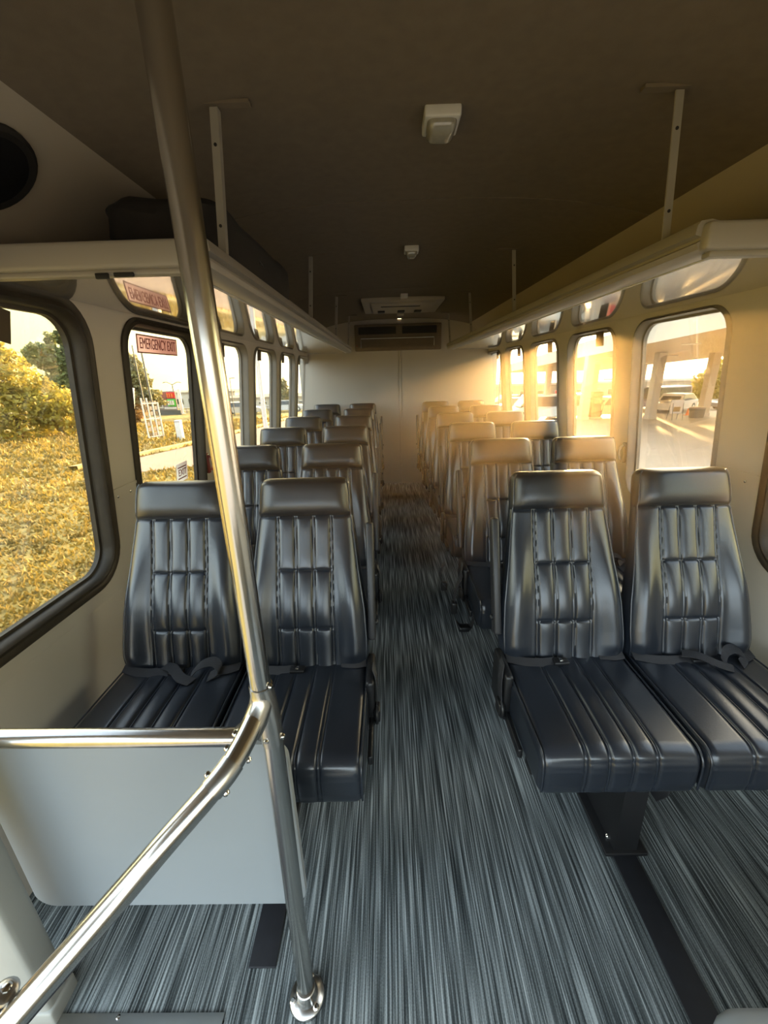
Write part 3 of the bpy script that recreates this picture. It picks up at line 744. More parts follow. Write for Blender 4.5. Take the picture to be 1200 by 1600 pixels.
for a in (80, 200, 320):
    MB().lathe([(.007, 0), (.007, .003), (.004, .006)], 10, (-.3555+.034*math.cos(R(a)), .552+.034*math.sin(R(a)), .010)).build('screw', M['screw'], fl)
MB().lathe([(.032, 0), (.032, .004), (.022, .02)], 24, (-.372, .60, 2.057), (0, 0, -1)).build('ceiling_flange', M['caststeel'], t)
t = thing('stair_handrail', 'sloping stainless steel handrail running from the pole joint down to the stepwell', 'handrail', (-.42, .48, .8))
pts = catmull([(-.378, .576, .852), (-.390, .540, .834), (-.406, .505, .817), (-.432, .475, .797), (-.49, .425, .754), (-.546, .378, .709), (-.644, .282, .640), (-.74, .19, .57)], 10)
MB().tube(pts, PR, 24).build('rail', M['steel'], t)
cl = MB().tube(pts[18:30], .0208, 24).build('sleeve', M['caststeel'], t)
def on_tube(k, sg, r=.0200):
    a = Vector(pts[k]); tg = (Vector(pts[k+1])-Vector(pts[k-1])).normalized(); vw = (a-Vector((CX, 0, CZ))).normalized()
    d = tg.cross(vw).normalized()*sg; return a+d*r, d
for k, sg in ((27, 1), (27, -1)):
    p, ax = on_tube(k, sg)
    MB().lathe([(.0058, 0), (.0058, .003), (.0035, .006)], 8, p, ax).build('screw', M['screw'], cl)
for k, sg in ((9, -1), (15, 1), (15, -1)):
    p, ax = on_tube(k, sg, .0195)
    MB().lathe([(.0055, 0), (.0055, .003), (.0035, .006)], 8, p, ax).build('screw', M['screw'], cl)
t = thing('barrier', 'pale grey modesty barrier panel under a horizontal stainless steel rail', 'barrier', (-.68, .63, .2))
MB().tube([(-1.20, .62, .766), (-.415, .62, .756)], PR*.95, 24).build('top_rail', M['steel'], t)
p = rrect(-1.02, -.352, .205, .722, .045, 8)
MB().extrude(p, .632, .648, lambda q, y: (q[0], y, q[1])).build('panel', M['barrier'], t, angle=30)
for x, z in ((-.79, .7775), (-.665, .7765)):
    MB().lathe([(.004, 0), (.004, .002)], 8, (x, .613, z-.004), (0, -.4, 1)).build('rivet', M['screw'], t)
t = thing('step_nosing', 'bright aluminium step edge strip along the floor at the stepwell', 'step edge', (-.74, .515, 0))
b = MB().extrude([(.505, -.03), (.512, -.03), (.512, .0005), (.526, .0005), (.526, .004), (.505, .006)], -1.148, -.548, lambda p, x: (x, p[0], p[1])); b.build('strip', M['alu'], t)
MB().lathe([(.005, 0), (.005, .002), (.003, .003)], 8, (-.80, .519, .0045)).build('screw', M['screw'], t)
t = thing('stepwell_post', 'grey vinyl covered stepwell post at the lower left of the barrier', 'post', (-.97, .54, 0))
MB().box((-1.03, .512, 0), (-.945, .575, .80), .012).build('post_body', M['pillar'], t)
MB().box((-1.036, .506, 0), (-.939, .581, .05), .008).build('foot_cover', M['pillar'], t)
t = thing('entry_handle', 'short steel entry handle with a screwed end cap behind the sloping rail', 'handle', (-.66, .31, .66))
b = MB().tube([(-.666, .305, .655), (-.72, .270, .60), (-.80, .22, .50)], .0125, 18); b.build('tube', M['caststeel'], t)
c_ = MB().lathe([(.0150, 0), (.0150, .006), (.010, .010)], 18, (-.664, .306, .654), (.35, .15, .92)).build('end_cap', M['caststeel'], t)
MB().lathe([(.006, 0), (.006, .003), (.003, .005)], 8, (-.6605, .3075, .6632), (.35, .15, .92)).build('screw', M['screw'], c_)
t = thing('driver_console', 'pale grey rounded console corner at the front right of the floor', 'console', (.62, .3, 0))
MB().box((.462, -.35, .0), (.95, .435, .295), .045).build('cover', M['barrier'], t)
MB().box((.50, -.30, .0), (.94, .395, .03), .004).build('foot_trim', M['black'], t)

# ------------------------------------------------------------------ window stickers and latches
ML = Matrix.Rotation(math.atan(LEAN), 3, 'Y') @ Matrix(((0, 0, 1), (1, 0, 0), (0, 1, 0)))     # text facing +X (read from inside, looking left): right = +Y
t = thing('emergency_exit_sticker', 'pink and red EMERGENCY EXIT sticker across the top of the second left window', 'sticker', (XL-.033, 1.95, 1.58))
MB().box((XL-.0355, 1.790, 1.545), (XL-.0335, 2.125, 1.618)).xform(lean(-1)).build('backing', M['pink'], t, smooth=False)
b = MB()
for a, c in (((1.790, 1.545), (2.125, 1.550)), ((1.790, 1.613), (2.125, 1.618)), ((1.790, 1.545), (1.796, 1.618)), ((2.119, 1.545), (2.125, 1.618))):
    b.box((XL-.0335, a[0], a[1]), (XL-.0330, c[0], c[1]))
b.xform(lean(-1)).build('border', M['redink'], t, smooth=False)
text('lettering', 'EMERGENCY EXIT', .062, M['redink'], (wx(-1, 1.5815)-.0320, 1.9575, 1.5815), ML, t, sx=.60)
t = thing('exit_sticker', 'small pale pink EXIT sticker at the lower rear corner of the second left window', 'sticker', (XL-.033, 2.085, .98))
MB().box((XL-.0355, 2.030, .925), (XL-.0335, 2.146, 1.022)).xform(lean(-1)).build('backing', M['pinkwhite'], t, smooth=False)
b = MB()
for z in (.940, .998): b.box((XL-.0335, 2.042, z), (XL-.0330, 2.134, z+.006))
b.xform(lean(-1)).build('border', M['redink'], t, smooth=False)
text('lettering', 'EXIT', .050, M['redink'], (wx(-1, .972)-.0320, 2.088, .972), ML, t, sx=.85)
def latch(X, side, y, label, m):
    t = thing('window_latch', label, 'latch', (X, y, .97), 'window release latches')
    MB().box((X-side*.020, y-.014, .915), (X, y+.014, 1.03), .005).build('base', m, t)
    b = MB().tube(catmull([(X-side*.02, y, 1.015), (X-side*.040, y-.004, 1.0), (X-side*.046, y-.008, .965), (X-side*.034, y-.010, .935)]), .006, 8); b.build('lever', m, t)
    MB().lathe([(.006, 0), (.006, .003), (.003, .005)], 8, (X-side*.02, y, 1.022), (-side, 0, 0)).build('screw', M['screw'], t)
latch(wx(-1, .97), -1, 2.305, 'red emergency release latch beside the EXIT sticker on the left wall', M['redplastic'])
latch(wx(1, .97), 1, 2.305, 'pale release latch on the right wall behind the front right seats', M['hanger'])

# ------------------------------------------------------------------ outside
SL = .037
def gz(y): return -.95-SL*y
def slope_quad(b, pts, dz=0.0):
    b.add([(x, y, gz(y)+dz) for x, y in pts], [tuple(range(len(pts)))]); return b
o = slope_quad(MB(), [(-320, -120), (0, -120), (0, 320), (-320, 320)]).build('lawn_ground', M['lawn'], smooth=False, recalc=False); o['kind'] = 'structure'
o = slope_quad(MB(), [(-2.2, -120), (320, -120), (320, 320), (-2.2, 320)], .012).build('forecourt_pavement', M['concrete'], smooth=False, recalc=False); o['kind'] = 'structure'
road = [(-9.2, 12.3), (-6.9, 13.8), (-2.2, 16.5), (-2.2, 80), (-8.9, 80), (-9.2, 31), (-9.7, 20), (-10.2, 16.4), (-10.6, 14.0)]
o = slope_quad(MB(), road, .02).build('driveway_road', M['drive'], smooth=False, recalc=False); o['kind'] = 'structure'
kp = [(-10.9, 13.6), (-10.45, 16.4), (-9.95, 20), (-9.45, 31), (-9.15, 80)]
V = []; Fs = []
for k, (x, y) in enumerate(kp):
    V += [(x-.22, y, gz(y)), (x-.22, y, gz(y)+.16), (x+.10, y, gz(y)+.16), (x+.12, y, gz(y)+.02)]
    if k: Fs += [((k-1)*4+i, (k-1)*4+i+1, k*4+i+1, k*4+i) for i in range(3)]
MB().add(V, Fs).build('road_kerb', M['kerb'], smooth=False)['kind'] = 'structure'

# grass tufts
n = 60000
rr = np.exp(RNG.uniform(math.log(2.2), math.log(42), n)); az = RNG.uniform(R(-82), R(-8), n)
gx = -.9+rr*np.sin(az); gy = rr*np.cos(az)
poly = np.array(road)
def inpoly(x, y):
    c = np.zeros(len(x), bool); k = len(poly)
    for i in range(k):
        x1, y1 = poly[i]; x2, y2 = poly[(i+1) % k]
        c ^= ((y1 > y) != (y2 > y)) & (x < (x2-x1)*(y-y1)/(y2-y1+1e-12)+x1)
    return c
ok = (gx < -2.3) & ~inpoly(gx, gy); gx, gy, rr = gx[ok], gy[ok], rr[ok]; n = len(gx)
h = (.035+.0055*rr)*RNG.uniform(.5, 1.3, n); wd = (.010+.0030*rr)*RNG.uniform(.7, 1.4, n); th = RNG.uniform(0, 2*math.pi, n); ln = RNG.uniform(-.8, .8, (n, 2))*h[:, None]
z = -.95-SL*gy
V = np.empty((n, 3, 3)); V[:, 0] = np.stack([gx-wd*np.cos(th), gy-wd*np.sin(th), z-.01], 1); V[:, 1] = np.stack([gx+wd*np.cos(th), gy+wd*np.sin(th), z-.01], 1); V[:, 2] = np.stack([gx+ln[:, 0], gy+ln[:, 1], z+h], 1)
def trimesh(name, V, m, parent=None):
    V = V.reshape(-1, 3)
    if parent is not None: V = V-np.array(parent.location)
    k = len(V)//3; me = bpy.data.meshes.new(name); me.vertices.add(k*3); me.vertices.foreach_set('co', V.ravel())
    me.loops.add(k*3); me.loops.foreach_set('vertex_index', np.arange(k*3)); me.polygons.add(k); me.polygons.foreach_set('loop_start', np.arange(k)*3); me.polygons.foreach_set('loop_total', np.full(k, 3))
    me.update(); me.materials.append(m); o = bpy.data.objects.new(name, me); COL.objects.link(o); o.parent = parent; return o
tag(trimesh('grass', V, M['grass']), 'golden sunlit grass blades covering the lawn outside the left windows', 'grass', kind='stuff')

def leaves(blobs, n, size, seed):
    rg = np.random.default_rng(seed); B = np.array(blobs, float); wts = B[:, 3]*B[:, 4]*B[:, 5]; wts = wts**.7; wts /= wts.sum()
    k = rg.choice(len(B), n, p=wts); d = rg.normal(size=(n, 3)); d /= np.linalg.norm(d, axis=1)[:, None]
    rad = (1-rg.uniform(0, 1, n)**2.2*.55)*(1+.12*np.sin(7*d[:, 0]+k)+.12*np.sin(6*d[:, 2]+2*k))
    c = B[k, :3]+d*rad[:, None]*B[k, 3:6]
    a = rg.normal(size=(n, 3)); a /= np.linalg.norm(a, axis=1)[:, None]; b2 = np.cross(a, rg.normal(size=(n, 3))); b2 /= np.linalg.norm(b2, axis=1)[:, None]
    s_ = size*rg.uniform(.5, 1.4, n)[:, None]
    return np.stack([c-a*s_*.6-b2*s_*.45, c+a*s_*.6-b2*s_*.35, c+b2*s_*.75], 1)
def tree(name, label, x, y, blobs, n, size, m, seed, trunk_h, trunk_r=.12, group=None, cat='tree'):
    g = gz(y); t = thing(name, label, cat, (x, y, g), group)
    V = leaves([(x+a, y+b_, g+c, d, e, f) for a, b_, c, d, e, f in blobs], n, size, seed); trimesh('foliage', V, m, t)
    b = MB(); b.tube([(x, y, g-.1), (x+.05, y, g+trunk_h*.5), (x-.05, y+.05, g+trunk_h)], [trunk_r, trunk_r*.7, trunk_r*.3], 8)
    rg = random.Random(seed)
    for a, b_, c, d, e, f in blobs[:8]:
        b.tube([(x, y, g+trunk_h*rg.uniform(.2, .5)), (x+a*.5, y+b_*.5, g+c*.7), (x+a+rg.uniform(-.3, .3)*d, y+b_, g+c+f*.75)], [trunk_r*.5, trunk_r*.3, trunk_r*.08], 6)
    b.build('trunk', M['bark'], t); return t
G1 = 'bushes and trees along the edge of the lawn'
tree('leafy_bush', 'big yellow-green leafy bush filling the left of the front left window', -23.6, 26.0, [(0, 0, 1.8, 2.6, 2.2, 1.9), (.3, .2, 3.6, 1.6, 1.5, 1.5), (-1.8, -1, 2.8, 2.2, 1.8, 2.4), (-3.4, -2.2, 2.2, 2.2, 2, 2.4), (-.2, 0, 5.0, .9, .8, 1.1), (-1.6, -.6, 5.2, 1.1, 1, 1.0), (1.9, .8, 2.0, 1.3, 1.3, 1.5), (2.8, 1.2, 1.2, 1.3, 1.2, 1.2)], 15000, .19, M['leafy'], 1, 3.6, group=G1, cat='bush')
tree('leafy_bush', 'leafy yellow-green bush at the far left of the front left window', -27.5, 20.5, [(0, 0, 2.2, 2.6, 2.4, 2.3), (1.5, 1.5, 3.6, 1.8, 1.7, 1.6), (-2, -2, 3, 2.2, 2.2, 2.2)], 9000, .2, M['leafy'], 2, 3.8, group=G1, cat='bush')
tree('shrub', 'tan brown shrub at the foot of the tall evergreens in the front left window', -24.6, 33.0, [(0, 0, 1.2, 1.7, 1.4, 1.3), (1.3, 1.2, 1.4, 1.4, 1.3, 1.3), (-1.4, -1.2, 1.4, 1.4, 1.2, 1.5), (.3, 0, 2.3, 1.2, 1.1, .9)], 8000, .17, M['leaft'], 3, 1.7, .08, G1, 'shrub')
tree('shrub', 'low tan shrub at the right end of the bush row', -26.0, 38.5, [(0, 0, 1.2, 1.6, 1.4, 1.5), (1.5, .8, 1.4, 1.5, 1.2, 1.8)], 5000, .18, M['leaft'], 4, 1.7, .08, G1, 'shrub')
def spiky(x, y, hgt, rad, seed, n=5200, m='leafd', name='evergreen_tree', label='', size=.24):
    blobs = []; rg = random.Random(seed)
    for k in range(13):
        f = k/12; q = rg.uniform(0, 6.28); rr_ = rad*(1-f*.75)*.5
        blobs.append((rr_*math.cos(q), rr_*math.sin(q), hgt*(.22+.72*f), rad*(.62-.40*f), rad*(.62-.40*f), hgt*.09))
    return tree(name, label, x, y, blobs, n, size, M[m], seed, hgt*.98, .14, G1)
tree('evergreen_tree', 'tall dark evergreen with ragged branches behind the bushes', -32.2, 43.0, [(0, 0, 5.6, 1.9, 1.8, 1.7), (1.4, .6, 6.6, 1.4, 1.2, 1.1), (-1.5, -.8, 6.4, 1.6, 1.3, 1.2), (.4, 0, 8.2, .7, .6, .8), (-.9, 0, 7.9, .5, .5, .7), (2.2, 1, 7.6, .4, .4, .7), (0, 0, 3.4, 2.6, 2.4, 1.8)], 11000, .22, M['leafd'], 5, 8.6, .16, G1)
tree('evergreen_tree', 'shorter dark evergreen at the right end behind the bushes', -29.4, 46.0, [(0, 0, 4.6, 1.6, 1.5, 1.5), (.9, .6, 6.0, .8, .8, .8), (-1.2, -.8, 6.2, .8, .9, .9), (1.6, .8, 5.4, .6, .6, .8), (0, 0, 2.8, 2.4, 2.2, 1.7)], 8000, .22, M['leafd'], 6, 6.4, .15, G1)
spiky(-24.2, 40.0, 6.3, 2.5, 7, 9000, 'needle', 'conifer_tree', 'grey-green conifer at the left edge of the second left window', .22)
tree('young_tree', 'small bare-topped tree in the fifth left window', -15.0, 60.5, [(0, 0, 2.2, 1.1, 1.0, 1.3), (.1, 0, 3.4, .6, .6, .9)], 1500, .24, M['needle'], 8, 4.2, .1, G1)
tree('roadside_tree', 'leafy green tree beyond the fuel canopy in the second right window', 31.0, 40.5, [(0, 0, 2.2, 1.6, 1.5, 1.3), (.6, 0, 3.3, 1.2, 1.1, 1.0), (-.9, 0, 1.4, 1.1, 1.1, 1.0), (1.2, .4, 2.2, 1.2, 1.2, 1.5)], 6000, .2, M['leafy'], 9, 3.4, .12)
tree('roadside_shrub', 'round shrub below the roadside tree on the right', 30.4, 43.4, [(0, 0, .9, 1.3, 1.1, .9)], 2000, .17, M['leafd'], 10, .9, .08, None, 'shrub')

def pole(name, label, x, y, h, r, m, cat='pole', group=None):
    t = thing(name, label, cat, (x, y, gz(y)), group)
    MB().tube([(x, y, gz(y)-.1), (x, y, gz(y)+h)], [r, r*.85], 12).build('shaft', M[m], t)
    MB().lathe([(r*2, 0), (r*2, .05), (r*1.2, .08)], 12, (x, y, gz(y)-.02)).build('base_plate', M[m], t); return t
# price sign frame: four white uprights with small panels between
t = thing('price_sign', 'white four-post roadside sign with small panels, in the second left window', 'sign', (-13.5, 23.7, gz(23.7)))
px = [(-13.72, 23.15), (-13.62, 23.5), (-13.52, 23.85), (-13.42, 24.2)]
for k, (x, y) in enumerate(px):
    MB().tube([(x, y, gz(y)-.1), (x, y, gz(y)+(2.3 if k < 2 else 2.05))], .042, 8).build('post', M['polew'], t)
rg = random.Random(4)
for k in range(3):
    (x0, y0), (x1, y1) = px[k], px[k+1]
    for j in range(7):
        zz = gz(y0)+.18+j*.29; m = rg.choice(['signgrey', 'tab', 'signgrey', 'leaft', 'bldg2'])
        b = MB(); d = np.array((x1-x0, y1-y0, 0)); nrm_ = np.array((d[1], -d[0], 0)); nrm_ = nrm_/np.linalg.norm(nrm_)*.02
        a0 = np.array((x0, y0, zz))+d*.28; a1 = np.array((x0, y0, zz))+d*.72
        b.add([a0-nrm_, a1-nrm_, a1-nrm_+(0, 0, .2), a0-nrm_+(0, 0, .2), a0+nrm_, a1+nrm_, a1+nrm_+(0, 0, .2), a0+nrm_+(0, 0, .2)], [(0, 1, 2, 3), (4, 7, 6, 5), (0, 4, 5, 1), (3, 2, 6, 7), (0, 3, 7, 4), (1, 5, 6, 2)])
        b.build('sign_panel', M[m], t, smooth=False)
for x0, y0, x1, y1 in [(px[0][0], px[0][1], px[3][0], px[3][1])]:
    for zz in (.15, 1.15, 2.0):
        MB().tube([(x0, y0, gz(y0)+zz), (x1, y1, gz(y1)+zz)], .03, 6).build('cross_bar', M['polew'], t)
pole('flag_pole', 'left of two tall thin dark poles behind the white sign frame', -21.8, 37.3, 6.6, .06, 'polek')
pole('flag_pole', 'right of two tall thin dark poles behind the white sign frame', -21.0, 37.1, 6.6, .09, 'polek')
t = thing('price_billboard', 'roadside price board with red and green panels on a dark base', 'billboard', (-28.7, 54.2, gz(54.2)))
def panel(b, u0, u1, z0, z1, d=.0):
    o_ = np.array((-30.9, 54.5, 0)); e_ = np.array((4.1, -1.1, 0))/4.245; nn = np.array((.26, .966, 0))*-1
    pts = []
    for dd in (d, d+.12):
        for u, zz in ((u0, z0), (u1, z0), (u1, z1), (u0, z1)): pts.append(o_+e_*u+nn*dd*-1*-1+(0, 0, zz))
    b.add(pts, [(0, 1, 2, 3), (4, 7, 6, 5), (0, 4, 5, 1), (3, 2, 6, 7), (0, 3, 7, 4), (1, 5, 6, 2)]); return b
panel(MB(), -.2, 4.5, -3.05, -2.35, 0).build('base', M['polek'], t, smooth=False)
panel(MB(), .0, 4.1, -2.35, .0, 0).build('board', M['signgrey'], t, smooth=False)
for u0, u1, z0, z1, m in ((2.15, 2.85, -.85, -.12, 'maroon'), (2.9, 4.05, -.85, -.12, 'signred'), (2.15, 2.75, -1.5, -.92, 'maroon'), (2.85, 4.0, -1.85, -.95, 'signgreen'), (2.2, 4.0, -2.2, -1.95, 'signwhite'), (1.2, 2.0, -2.1, -.9, 'signwhite'), (.2, .9, -2.1, -.9, 'signwhite')):
    panel(MB(), u0, u1, z0, z1, .13).build('price_panel', M.get(m) or M['car_'+m], t, smooth=False)
for k in range(3):
    panel(MB(), 1.35, 1.85, -1.9+k*.33, -1.75+k*.33, .26).build('price_bar', M['polek'], t, smooth=False)
for k in range(3):
    panel(MB(), 3.0+k*.34, 3.22+k*.34, -.72, -.26, .26).build('price_digit', M['orange'], t, smooth=False)
    panel(MB(), 2.98+k*.34, 3.20+k*.34, -1.68, -1.12, .26).build('price_digit', M['signwhite'], t, smooth=False)
pole('billboard_post', 'thick white post standing right of the price board', -28.0, 56.5, 3.2, .22, 'polew', 'post')
t = pole('street_lamp', 'twin-arm street lamp beyond the price board', -37.3, 73.5, 4.3, .10, 'polek', 'street lamp')
MB().tube(catmull([(-38.9, 73.5, gz(73.5)+4.55), (-38.2, 73.5, gz(73.5)+4.65), (-37.3, 73.5, gz(73.5)+4.25), (-36.4, 73.5, gz(73.5)+4.6), (-35.7, 73.5, gz(73.5)+4.5)]), .06, 6).build('arm', M['polek'], t)
t = pole('street_lamp', 'thin street lamp in the third left window', -17.3, 46.7, 4.1, .05, 'polek', 'street lamp')
MB().box((-17.3, 46.6, gz(46.7)+4.0), (-16.7, 46.8, gz(46.7)+4.1), .02).build('lamp_head', M['polek'], t)
t = thing('bollard', 'square pale bollard on the lawn right of the sign frame', 'bollard', (-11.75, 22.9, gz(22.9)))
MB().box((-11.92, 22.75, gz(22.9)-.1), (-11.62, 23.05, gz(22.9)+1.08), .02).build('post_body', M['polew'], t)
MB().box((-11.93, 22.74, gz(22.9)+.98), (-11.61, 23.06, gz(22.9)+1.02), .004).build('collar', M['signgrey'], t)
t = thing('road_sign', 'small white road sign on a thin leaning post at the near kerb', 'sign', (-8.3, 12.9, gz(12.9)))
MB().tube([(-8.45, 12.8, gz(12.8)-.1), (-8.0, 12.85, 1.0)], .022, 8).build('post', M['polek'], t)
MB().box((-8.16, 12.80, .42), (-7.86, 12.83, 1.25), .004).rot('Y', R(12), (-8.0, 12.8, .85)).build('plate', M['signwhite'], t)
t = thing('white_canopy_pole', 'thick white pole beyond the driveway in the fourth left window', 'pole', (-7.25, 24.0, gz(24)))
MB().tube([(-7.25, 24, gz(24)-.1), (-7.25, 24, 4.6)], .125, 16).build('shaft', M['polew'], t)
MB().lathe([(.2, 0), (.2, .04), (.14, .08)], 16, (-7.25, 24, gz(24))).build('base_plate', M['polew'], t)

# fuel station canopy on the right
CH = 4.2
t = thing('fuel_canopy', 'long flat fuel station canopy with pale fascia and beige pillars', 'canopy', (19, 35, gz(35)))
cn = [(11.5, 9.5), (16.4, 60), (29.6, 60), (23.0, 9.5)]
b = MB(); V = [(x, y, gz(y)+CH) for x, y in cn]+[(x, y, gz(y)+CH+.12) for x, y in cn]
b.add(V, [(3, 2, 1, 0), (4, 5, 6, 7), (0, 1, 5, 4), (1, 2, 6, 5), (2, 3, 7, 6), (3, 0, 4, 7)]); b.build('soffit', M['soffit'], t, smooth=False)
for i in range(4):
    (x0, y0), (x1, y1) = cn[i], cn[(i+1) % 4]; d = np.array((x1-x0, y1-y0)); d = d/np.linalg.norm(d); nn = np.array((d[1], -d[0]))*.1*-1
    V = []
    for zz in (CH-.02, CH+.92):
        V += [(x0, y0, gz(y0)+zz), (x1, y1, gz(y1)+zz), (x1+nn[0], y1+nn[1], gz(y1)+zz), (x0+nn[0], y0+nn[1], gz(y0)+zz)]
    MB().add(V, [(0, 1, 2, 3), (4, 7, 6, 5), (0, 4, 5, 1), (1, 5, 6, 2), (2, 6, 7, 3), (3, 7, 4, 0)]).build('fascia', M['canopyw'], t, smooth=False)
for x, y in ((22.2, 29.5), (17.7, 28.2), (13.55, 29.0), (16.0, 42.5), (20.6, 42.5), (25.2, 42.5), (18.0, 55), (23.0, 55)):
    p = MB().box((x-.26, y-.26, gz(y)-.1), (x+.26, y+.26, gz(y)+CH), .03).build('pillar', M['column'], t)
    MB().box((x-.30, y-.30, gz(y)-.1), (x+.30, y+.30, gz(y)+.25), .03).build('pillar_base', M['column'], p)
for x, y in ((15.2, 22), (15.8, 31), (17.5, 36), (19.4, 22), (20.2, 31)):
    MB().box((x-.3, y-.3, gz(y)+CH-.05), (x+.3, y+.3, gz(y)+CH+.0), .02).build('canopy_lamp', M['white'], t)
# things on the forecourt
t = thing('sandwich_board', 'tall white sandwich board with dark picture on thin legs, right forecourt', 'sign', (18.6, 27.0, gz(27)))
zb = gz(27)
for dy, tilt in ((-.12, 6), (.12, -6)):
    p = MB().box((18.2, 26.98+dy, zb+.42), (18.9, 27.02+dy, zb+1.28), .01).rot('X', R(tilt), (0, 27, zb+1.28)).build('face_panel', M['signwhite'], t)
    MB().box((18.32, 26.97+dy, zb+.55), (18.75, 26.985+dy, zb+.85)).rot('X', R(tilt), (0, 27, zb+1.28)).build('picture', M['leaft'], p)
    for x in (18.22, 18.88): MB().tube([(x, 27+dy*2.4, zb-.02), (x, 27+dy*.6, zb+1.28)], .018, 6).build('leg', M['polek'], t)
t = thing('trash_can', 'dark round forecourt bin beside the canopy pillar', 'bin', (20.75, 28.1, gz(28.1)))
MB().lathe([(.36, 0), (.42, .05), (.44, .62), (.40, .66)], 24, (20.75, 28.1, gz(28.1)-.01)).build('body', M['polek'], t)
MB().lathe([(.46, .62), (.46, .70), (.30, .74)], 24, (20.75, 28.1, gz(28.1))).build('rim', M['signgrey'], t)
t = thing('traffic_cone', 'small orange traffic cone left of the dark bin', 'cone', (21.9, 30.5, gz(30.5)))
MB().lathe([(.13, .02), (.10, .12), (.03, .48), (.02, .5)], 16, (21.85, 30.5, gz(30.5))).build('body', M['orange'], t)
MB().box((21.67, 30.32, gz(30.5)-.02), (22.03, 30.68, gz(30.5)+.03), .01).build('base', M['orange'], t)
pole('sign_pole', 'thin pale pole right of the roadside tree', 23.1, 29.1, 3.5, .05, 'polew')
pole('light_pole', 'thin dark light pole in the rearmost right window', 8.3, 31.6, 4.6, .05, 'polek')
def fuel_pump(x, y, label, m):
    g = gz(y); t = thing('fuel_pump', label, 'fuel pump', (x, y, g), 'fuel pumps')
    MB().box((x-.45, y-.30, g-.02), (x+.45, y+.30, g+.15), .02).build('plinth', M['concrete'], t)
    MB().box((x-.33, y-.22, g+.15), (x+.33, y+.22, g+1.55), .03).build('cabinet', M[m], t)
    MB().box((x-.36, y-.24, g+1.55), (x+.36, y+.24, g+1.85), .04).build('header', M['signred'], t)
    MB().box((x-.20, y-.235, g+1.05), (x+.20, y-.219, g+1.42), .004).build('display', M['bldgwin'], t)
    MB().tube(catmull([(x+.34, y-.1, g+1.35), (x+.50, y-.12, g+.9), (x+.44, y-.12, g+.45), (x+.35, y-.1, g+.9)]), .02, 6).build('hose', M['tyre'], t)
fuel_pump(14.6, 29.6, 'reddish fuel pump beside the pillar in the third right window', 'signred')
fuel_pump(17.3, 42.6, 'grey fuel pump farther along under the canopy', 'signwhite')
def car(x, y, ang, label, m, L=4.5, W=1.8, H=1.45, van=False):
    g = gz(y)-.0; t = thing('van' if van else 'car', label, 'van' if van else 'car', (0, 0, 0), 'parked cars and vans')
    h0 = .28
    if van: pr = [(-.5, h0), (.5, h0), (.5, .62), (.47, .80), (.36, .95), (.28, H), (-.48, H), (-.5, H-.1)]
    else: pr = [(-.5, h0), (.5, h0), (.5, .60), (.46, .78), (.24, .90), (.12, H), (-.28, H), (-.44, .95), (-.5, .90)]
    P = [(a*L, z) for a, z in pr]
    def fn(W2): return lambda p, s: (p[0], s*W2*(1.0 if p[1] < 1.0 else .86), p[1])
    b = MB().extrude(P, -.5, .5, fn(W)); bo = b.build('body', M['car_'+m], t, angle=25)
    if van: wp = [(.455*L*.86, .98), (.285*L, H-.10), (-.46*L, H-.10), (-.46*L, .98)]
    else: wp = [(.215*L, .93), (.115*L, H-.07), (-.27*L, H-.07), (-.41*L, .95)]
    b = MB().extrude(wp, -.505, .505, lambda p, s: (p[0], s*W*(.90 if p[1] > 1.2 else 1.0), p[1])); b.build('side_windows', M['bldgwin'], t, smooth=False)
    b = MB(); xf0, xf1 = (.37*L, .285*L) if van else (.235*L, .125*L)
    b.add([(xf0+.02, -W*.40, .95), (xf0+.02, W*.40, .95), (xf1+.04, W*.36, H-.08), (xf1+.04, -W*.36, H-.08)], [(0, 1, 2, 3)]); b.build('windscreen', M['bldgwin'], t, smooth=False, recalc=False)
    for sx in (.31, -.31):
        for sy in (-.5, .5):
            wh = MB().lathe([(.20, -.1), (.33, -.1), (.33, .1), (.20, .1)], 20, (sx*L, sy*(W-.16), .33), (0, 1, 0)).build('wheel', M['tyre'], t)
            MB().lathe([(.19, 0), (.17, .03), (.05, .04)], 14, (sx*L, sy*(W-.16)+math.copysign(.085, sy), .33), (0, math.copysign(1, sy), 0)).build('hubcap', M['alu'], wh)
    for sy in (-.38, .38):
        MB().box((.485*L, sy*W-.14, .62), (.505*L, sy*W+.14, .74), .01).build('headlamp', M['white'], t)
    t.location = (x, y, g); t.rotation_euler = (0, 0, ang); return t
car(26.0, 39.9, R(200), 'lilac grey van parked behind the car in the second right window', 'lilac', 5.0, 1.95, 2.0, True)
car(24.0, 35.2, R(215), 'cream car with a white bonnet in front of the lilac van', 'cream', 4.4)
car(29.6, 35.2, R(175), 'silver car parked beside the roadside shrub', 'silver', 4.4)
car(16.3, 31.2, R(190), 'tan car seen through the rear half of the third right window', 'tan', 4.5)
car(20.5, 46.0, R(185), 'silver car parked far under the canopy', 'silver', 4.5)
car(11.3, 30.6, R(178), 'cream van with a large wheel in the fourth right window', 'cream', 4.9, 1.95, 1.75, True)
car(10.9, 36.0, R(170), 'navy car in the fifth right window', 'navy', 4.4)
car(13.2, 47.0, R(185), 'maroon car farther away in the fifth right window', 'maroon', 4.4)
car(-17.5, 50.0, R(10), 'tan car on the far road seen in the third left window', 'tan', 4.4)
car(-13.0, 54.0, R(8), 'silver car on the far road seen in the fourth left window', 'silver', 4.4)
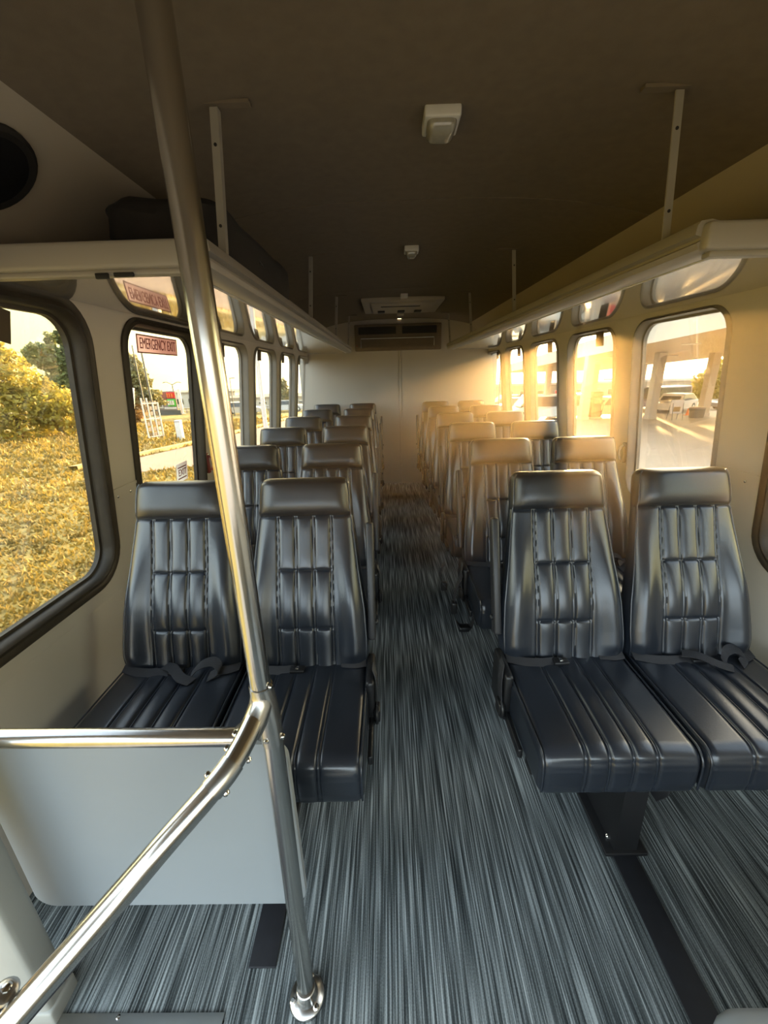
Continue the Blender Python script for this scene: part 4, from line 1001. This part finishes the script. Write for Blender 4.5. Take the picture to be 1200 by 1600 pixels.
def building(name, label, x0, x1, y, dep, h, m, nwin, parapet=True, ang=0.0):
    g = gz(y); t = thing(name, label, 'building', ((x0+x1)/2, y, g))
    MB().box((x0, y, g-.6), (x1, y+dep, g+h)).build('wall', M[m], t, smooth=False)
    if parapet: MB().box((x0-.15, y-.15, g+h-.25), (x1+.15, y+dep+.15, g+h+.05)).build('parapet', M['bldg'] if m != 'bldg' else M['bldg2'], t, smooth=False)
    wdt = (x1-x0)/max(nwin, 1)
    for k in range(nwin):
        a = x0+wdt*(k+.18)
        f = MB().box((a, y-.06, g+.7), (a+wdt*.64, y, g+h*.62)).build('window', M['bldg2'], t, smooth=False)
        MB().box((a+.08, y-.08, g+.78), (a+wdt*.64-.08, y-.055, g+h*.62-.08)).build('pane', M['bldgwin'], f, smooth=False)
    return t
building('store_building', 'long tan store on the horizon behind the fuel canopy', 12, 36.5, 66, 14, 2.7, 'bldg', 9)
building('store_building', 'taller tan store at the right end behind the roadside tree', 36.9, 44, 60.5, 12, 2.75, 'bldg', 3)
building('store_building', 'long pale low building across the far left horizon', -27, -6, 66, 12, 1.75, 'bldg2', 10)
building('store_building', 'pale low building behind the price board', -48, -29, 80, 12, 2.9, 'bldg2', 8)
# guard fence in front of the far left building
t = thing('guard_fence', 'low pale guard fence along the far left road', 'fence', (-18, 58, gz(58)))
for k in range(14):
    x = -30+k*1.9; MB().box((x-.06, 57.95, gz(58)-.1), (x+.06, 58.05, gz(58)+.75)).build('post', M['signgrey'], t, smooth=False)
for zz in (.35, .65):
    MB().box((-30, 57.93, gz(58)+zz), (-5.2, 57.97, gz(58)+zz+.09)).build('rail', M['polew'], t, smooth=False)

# ------------------------------------------------------------------ scattering volume added in the cabin in place of lens glare
hm = bpy.data.materials.new('glare_veil'); hm.use_nodes = True; ht = hm.node_tree; ht.nodes.clear()
hv = ht.nodes.new('ShaderNodeVolumeScatter'); hv.inputs['Color'].default_value = (1, .80, .50, 1); hv.inputs['Density'].default_value = 0.021; hv.inputs['Anisotropy'].default_value = 0.80
ho = ht.nodes.new('ShaderNodeOutputMaterial'); ht.links.new(hv.outputs[0], ho.inputs['Volume'])
o = MB().box((XL+.065, .80, .80), (XR-.065, YR-.06, 1.655)).build('glare', hm, smooth=False)
tag(o, 'thin warm scattering volume added in the cabin, standing in for lens glare', 'glare', kind='stuff')
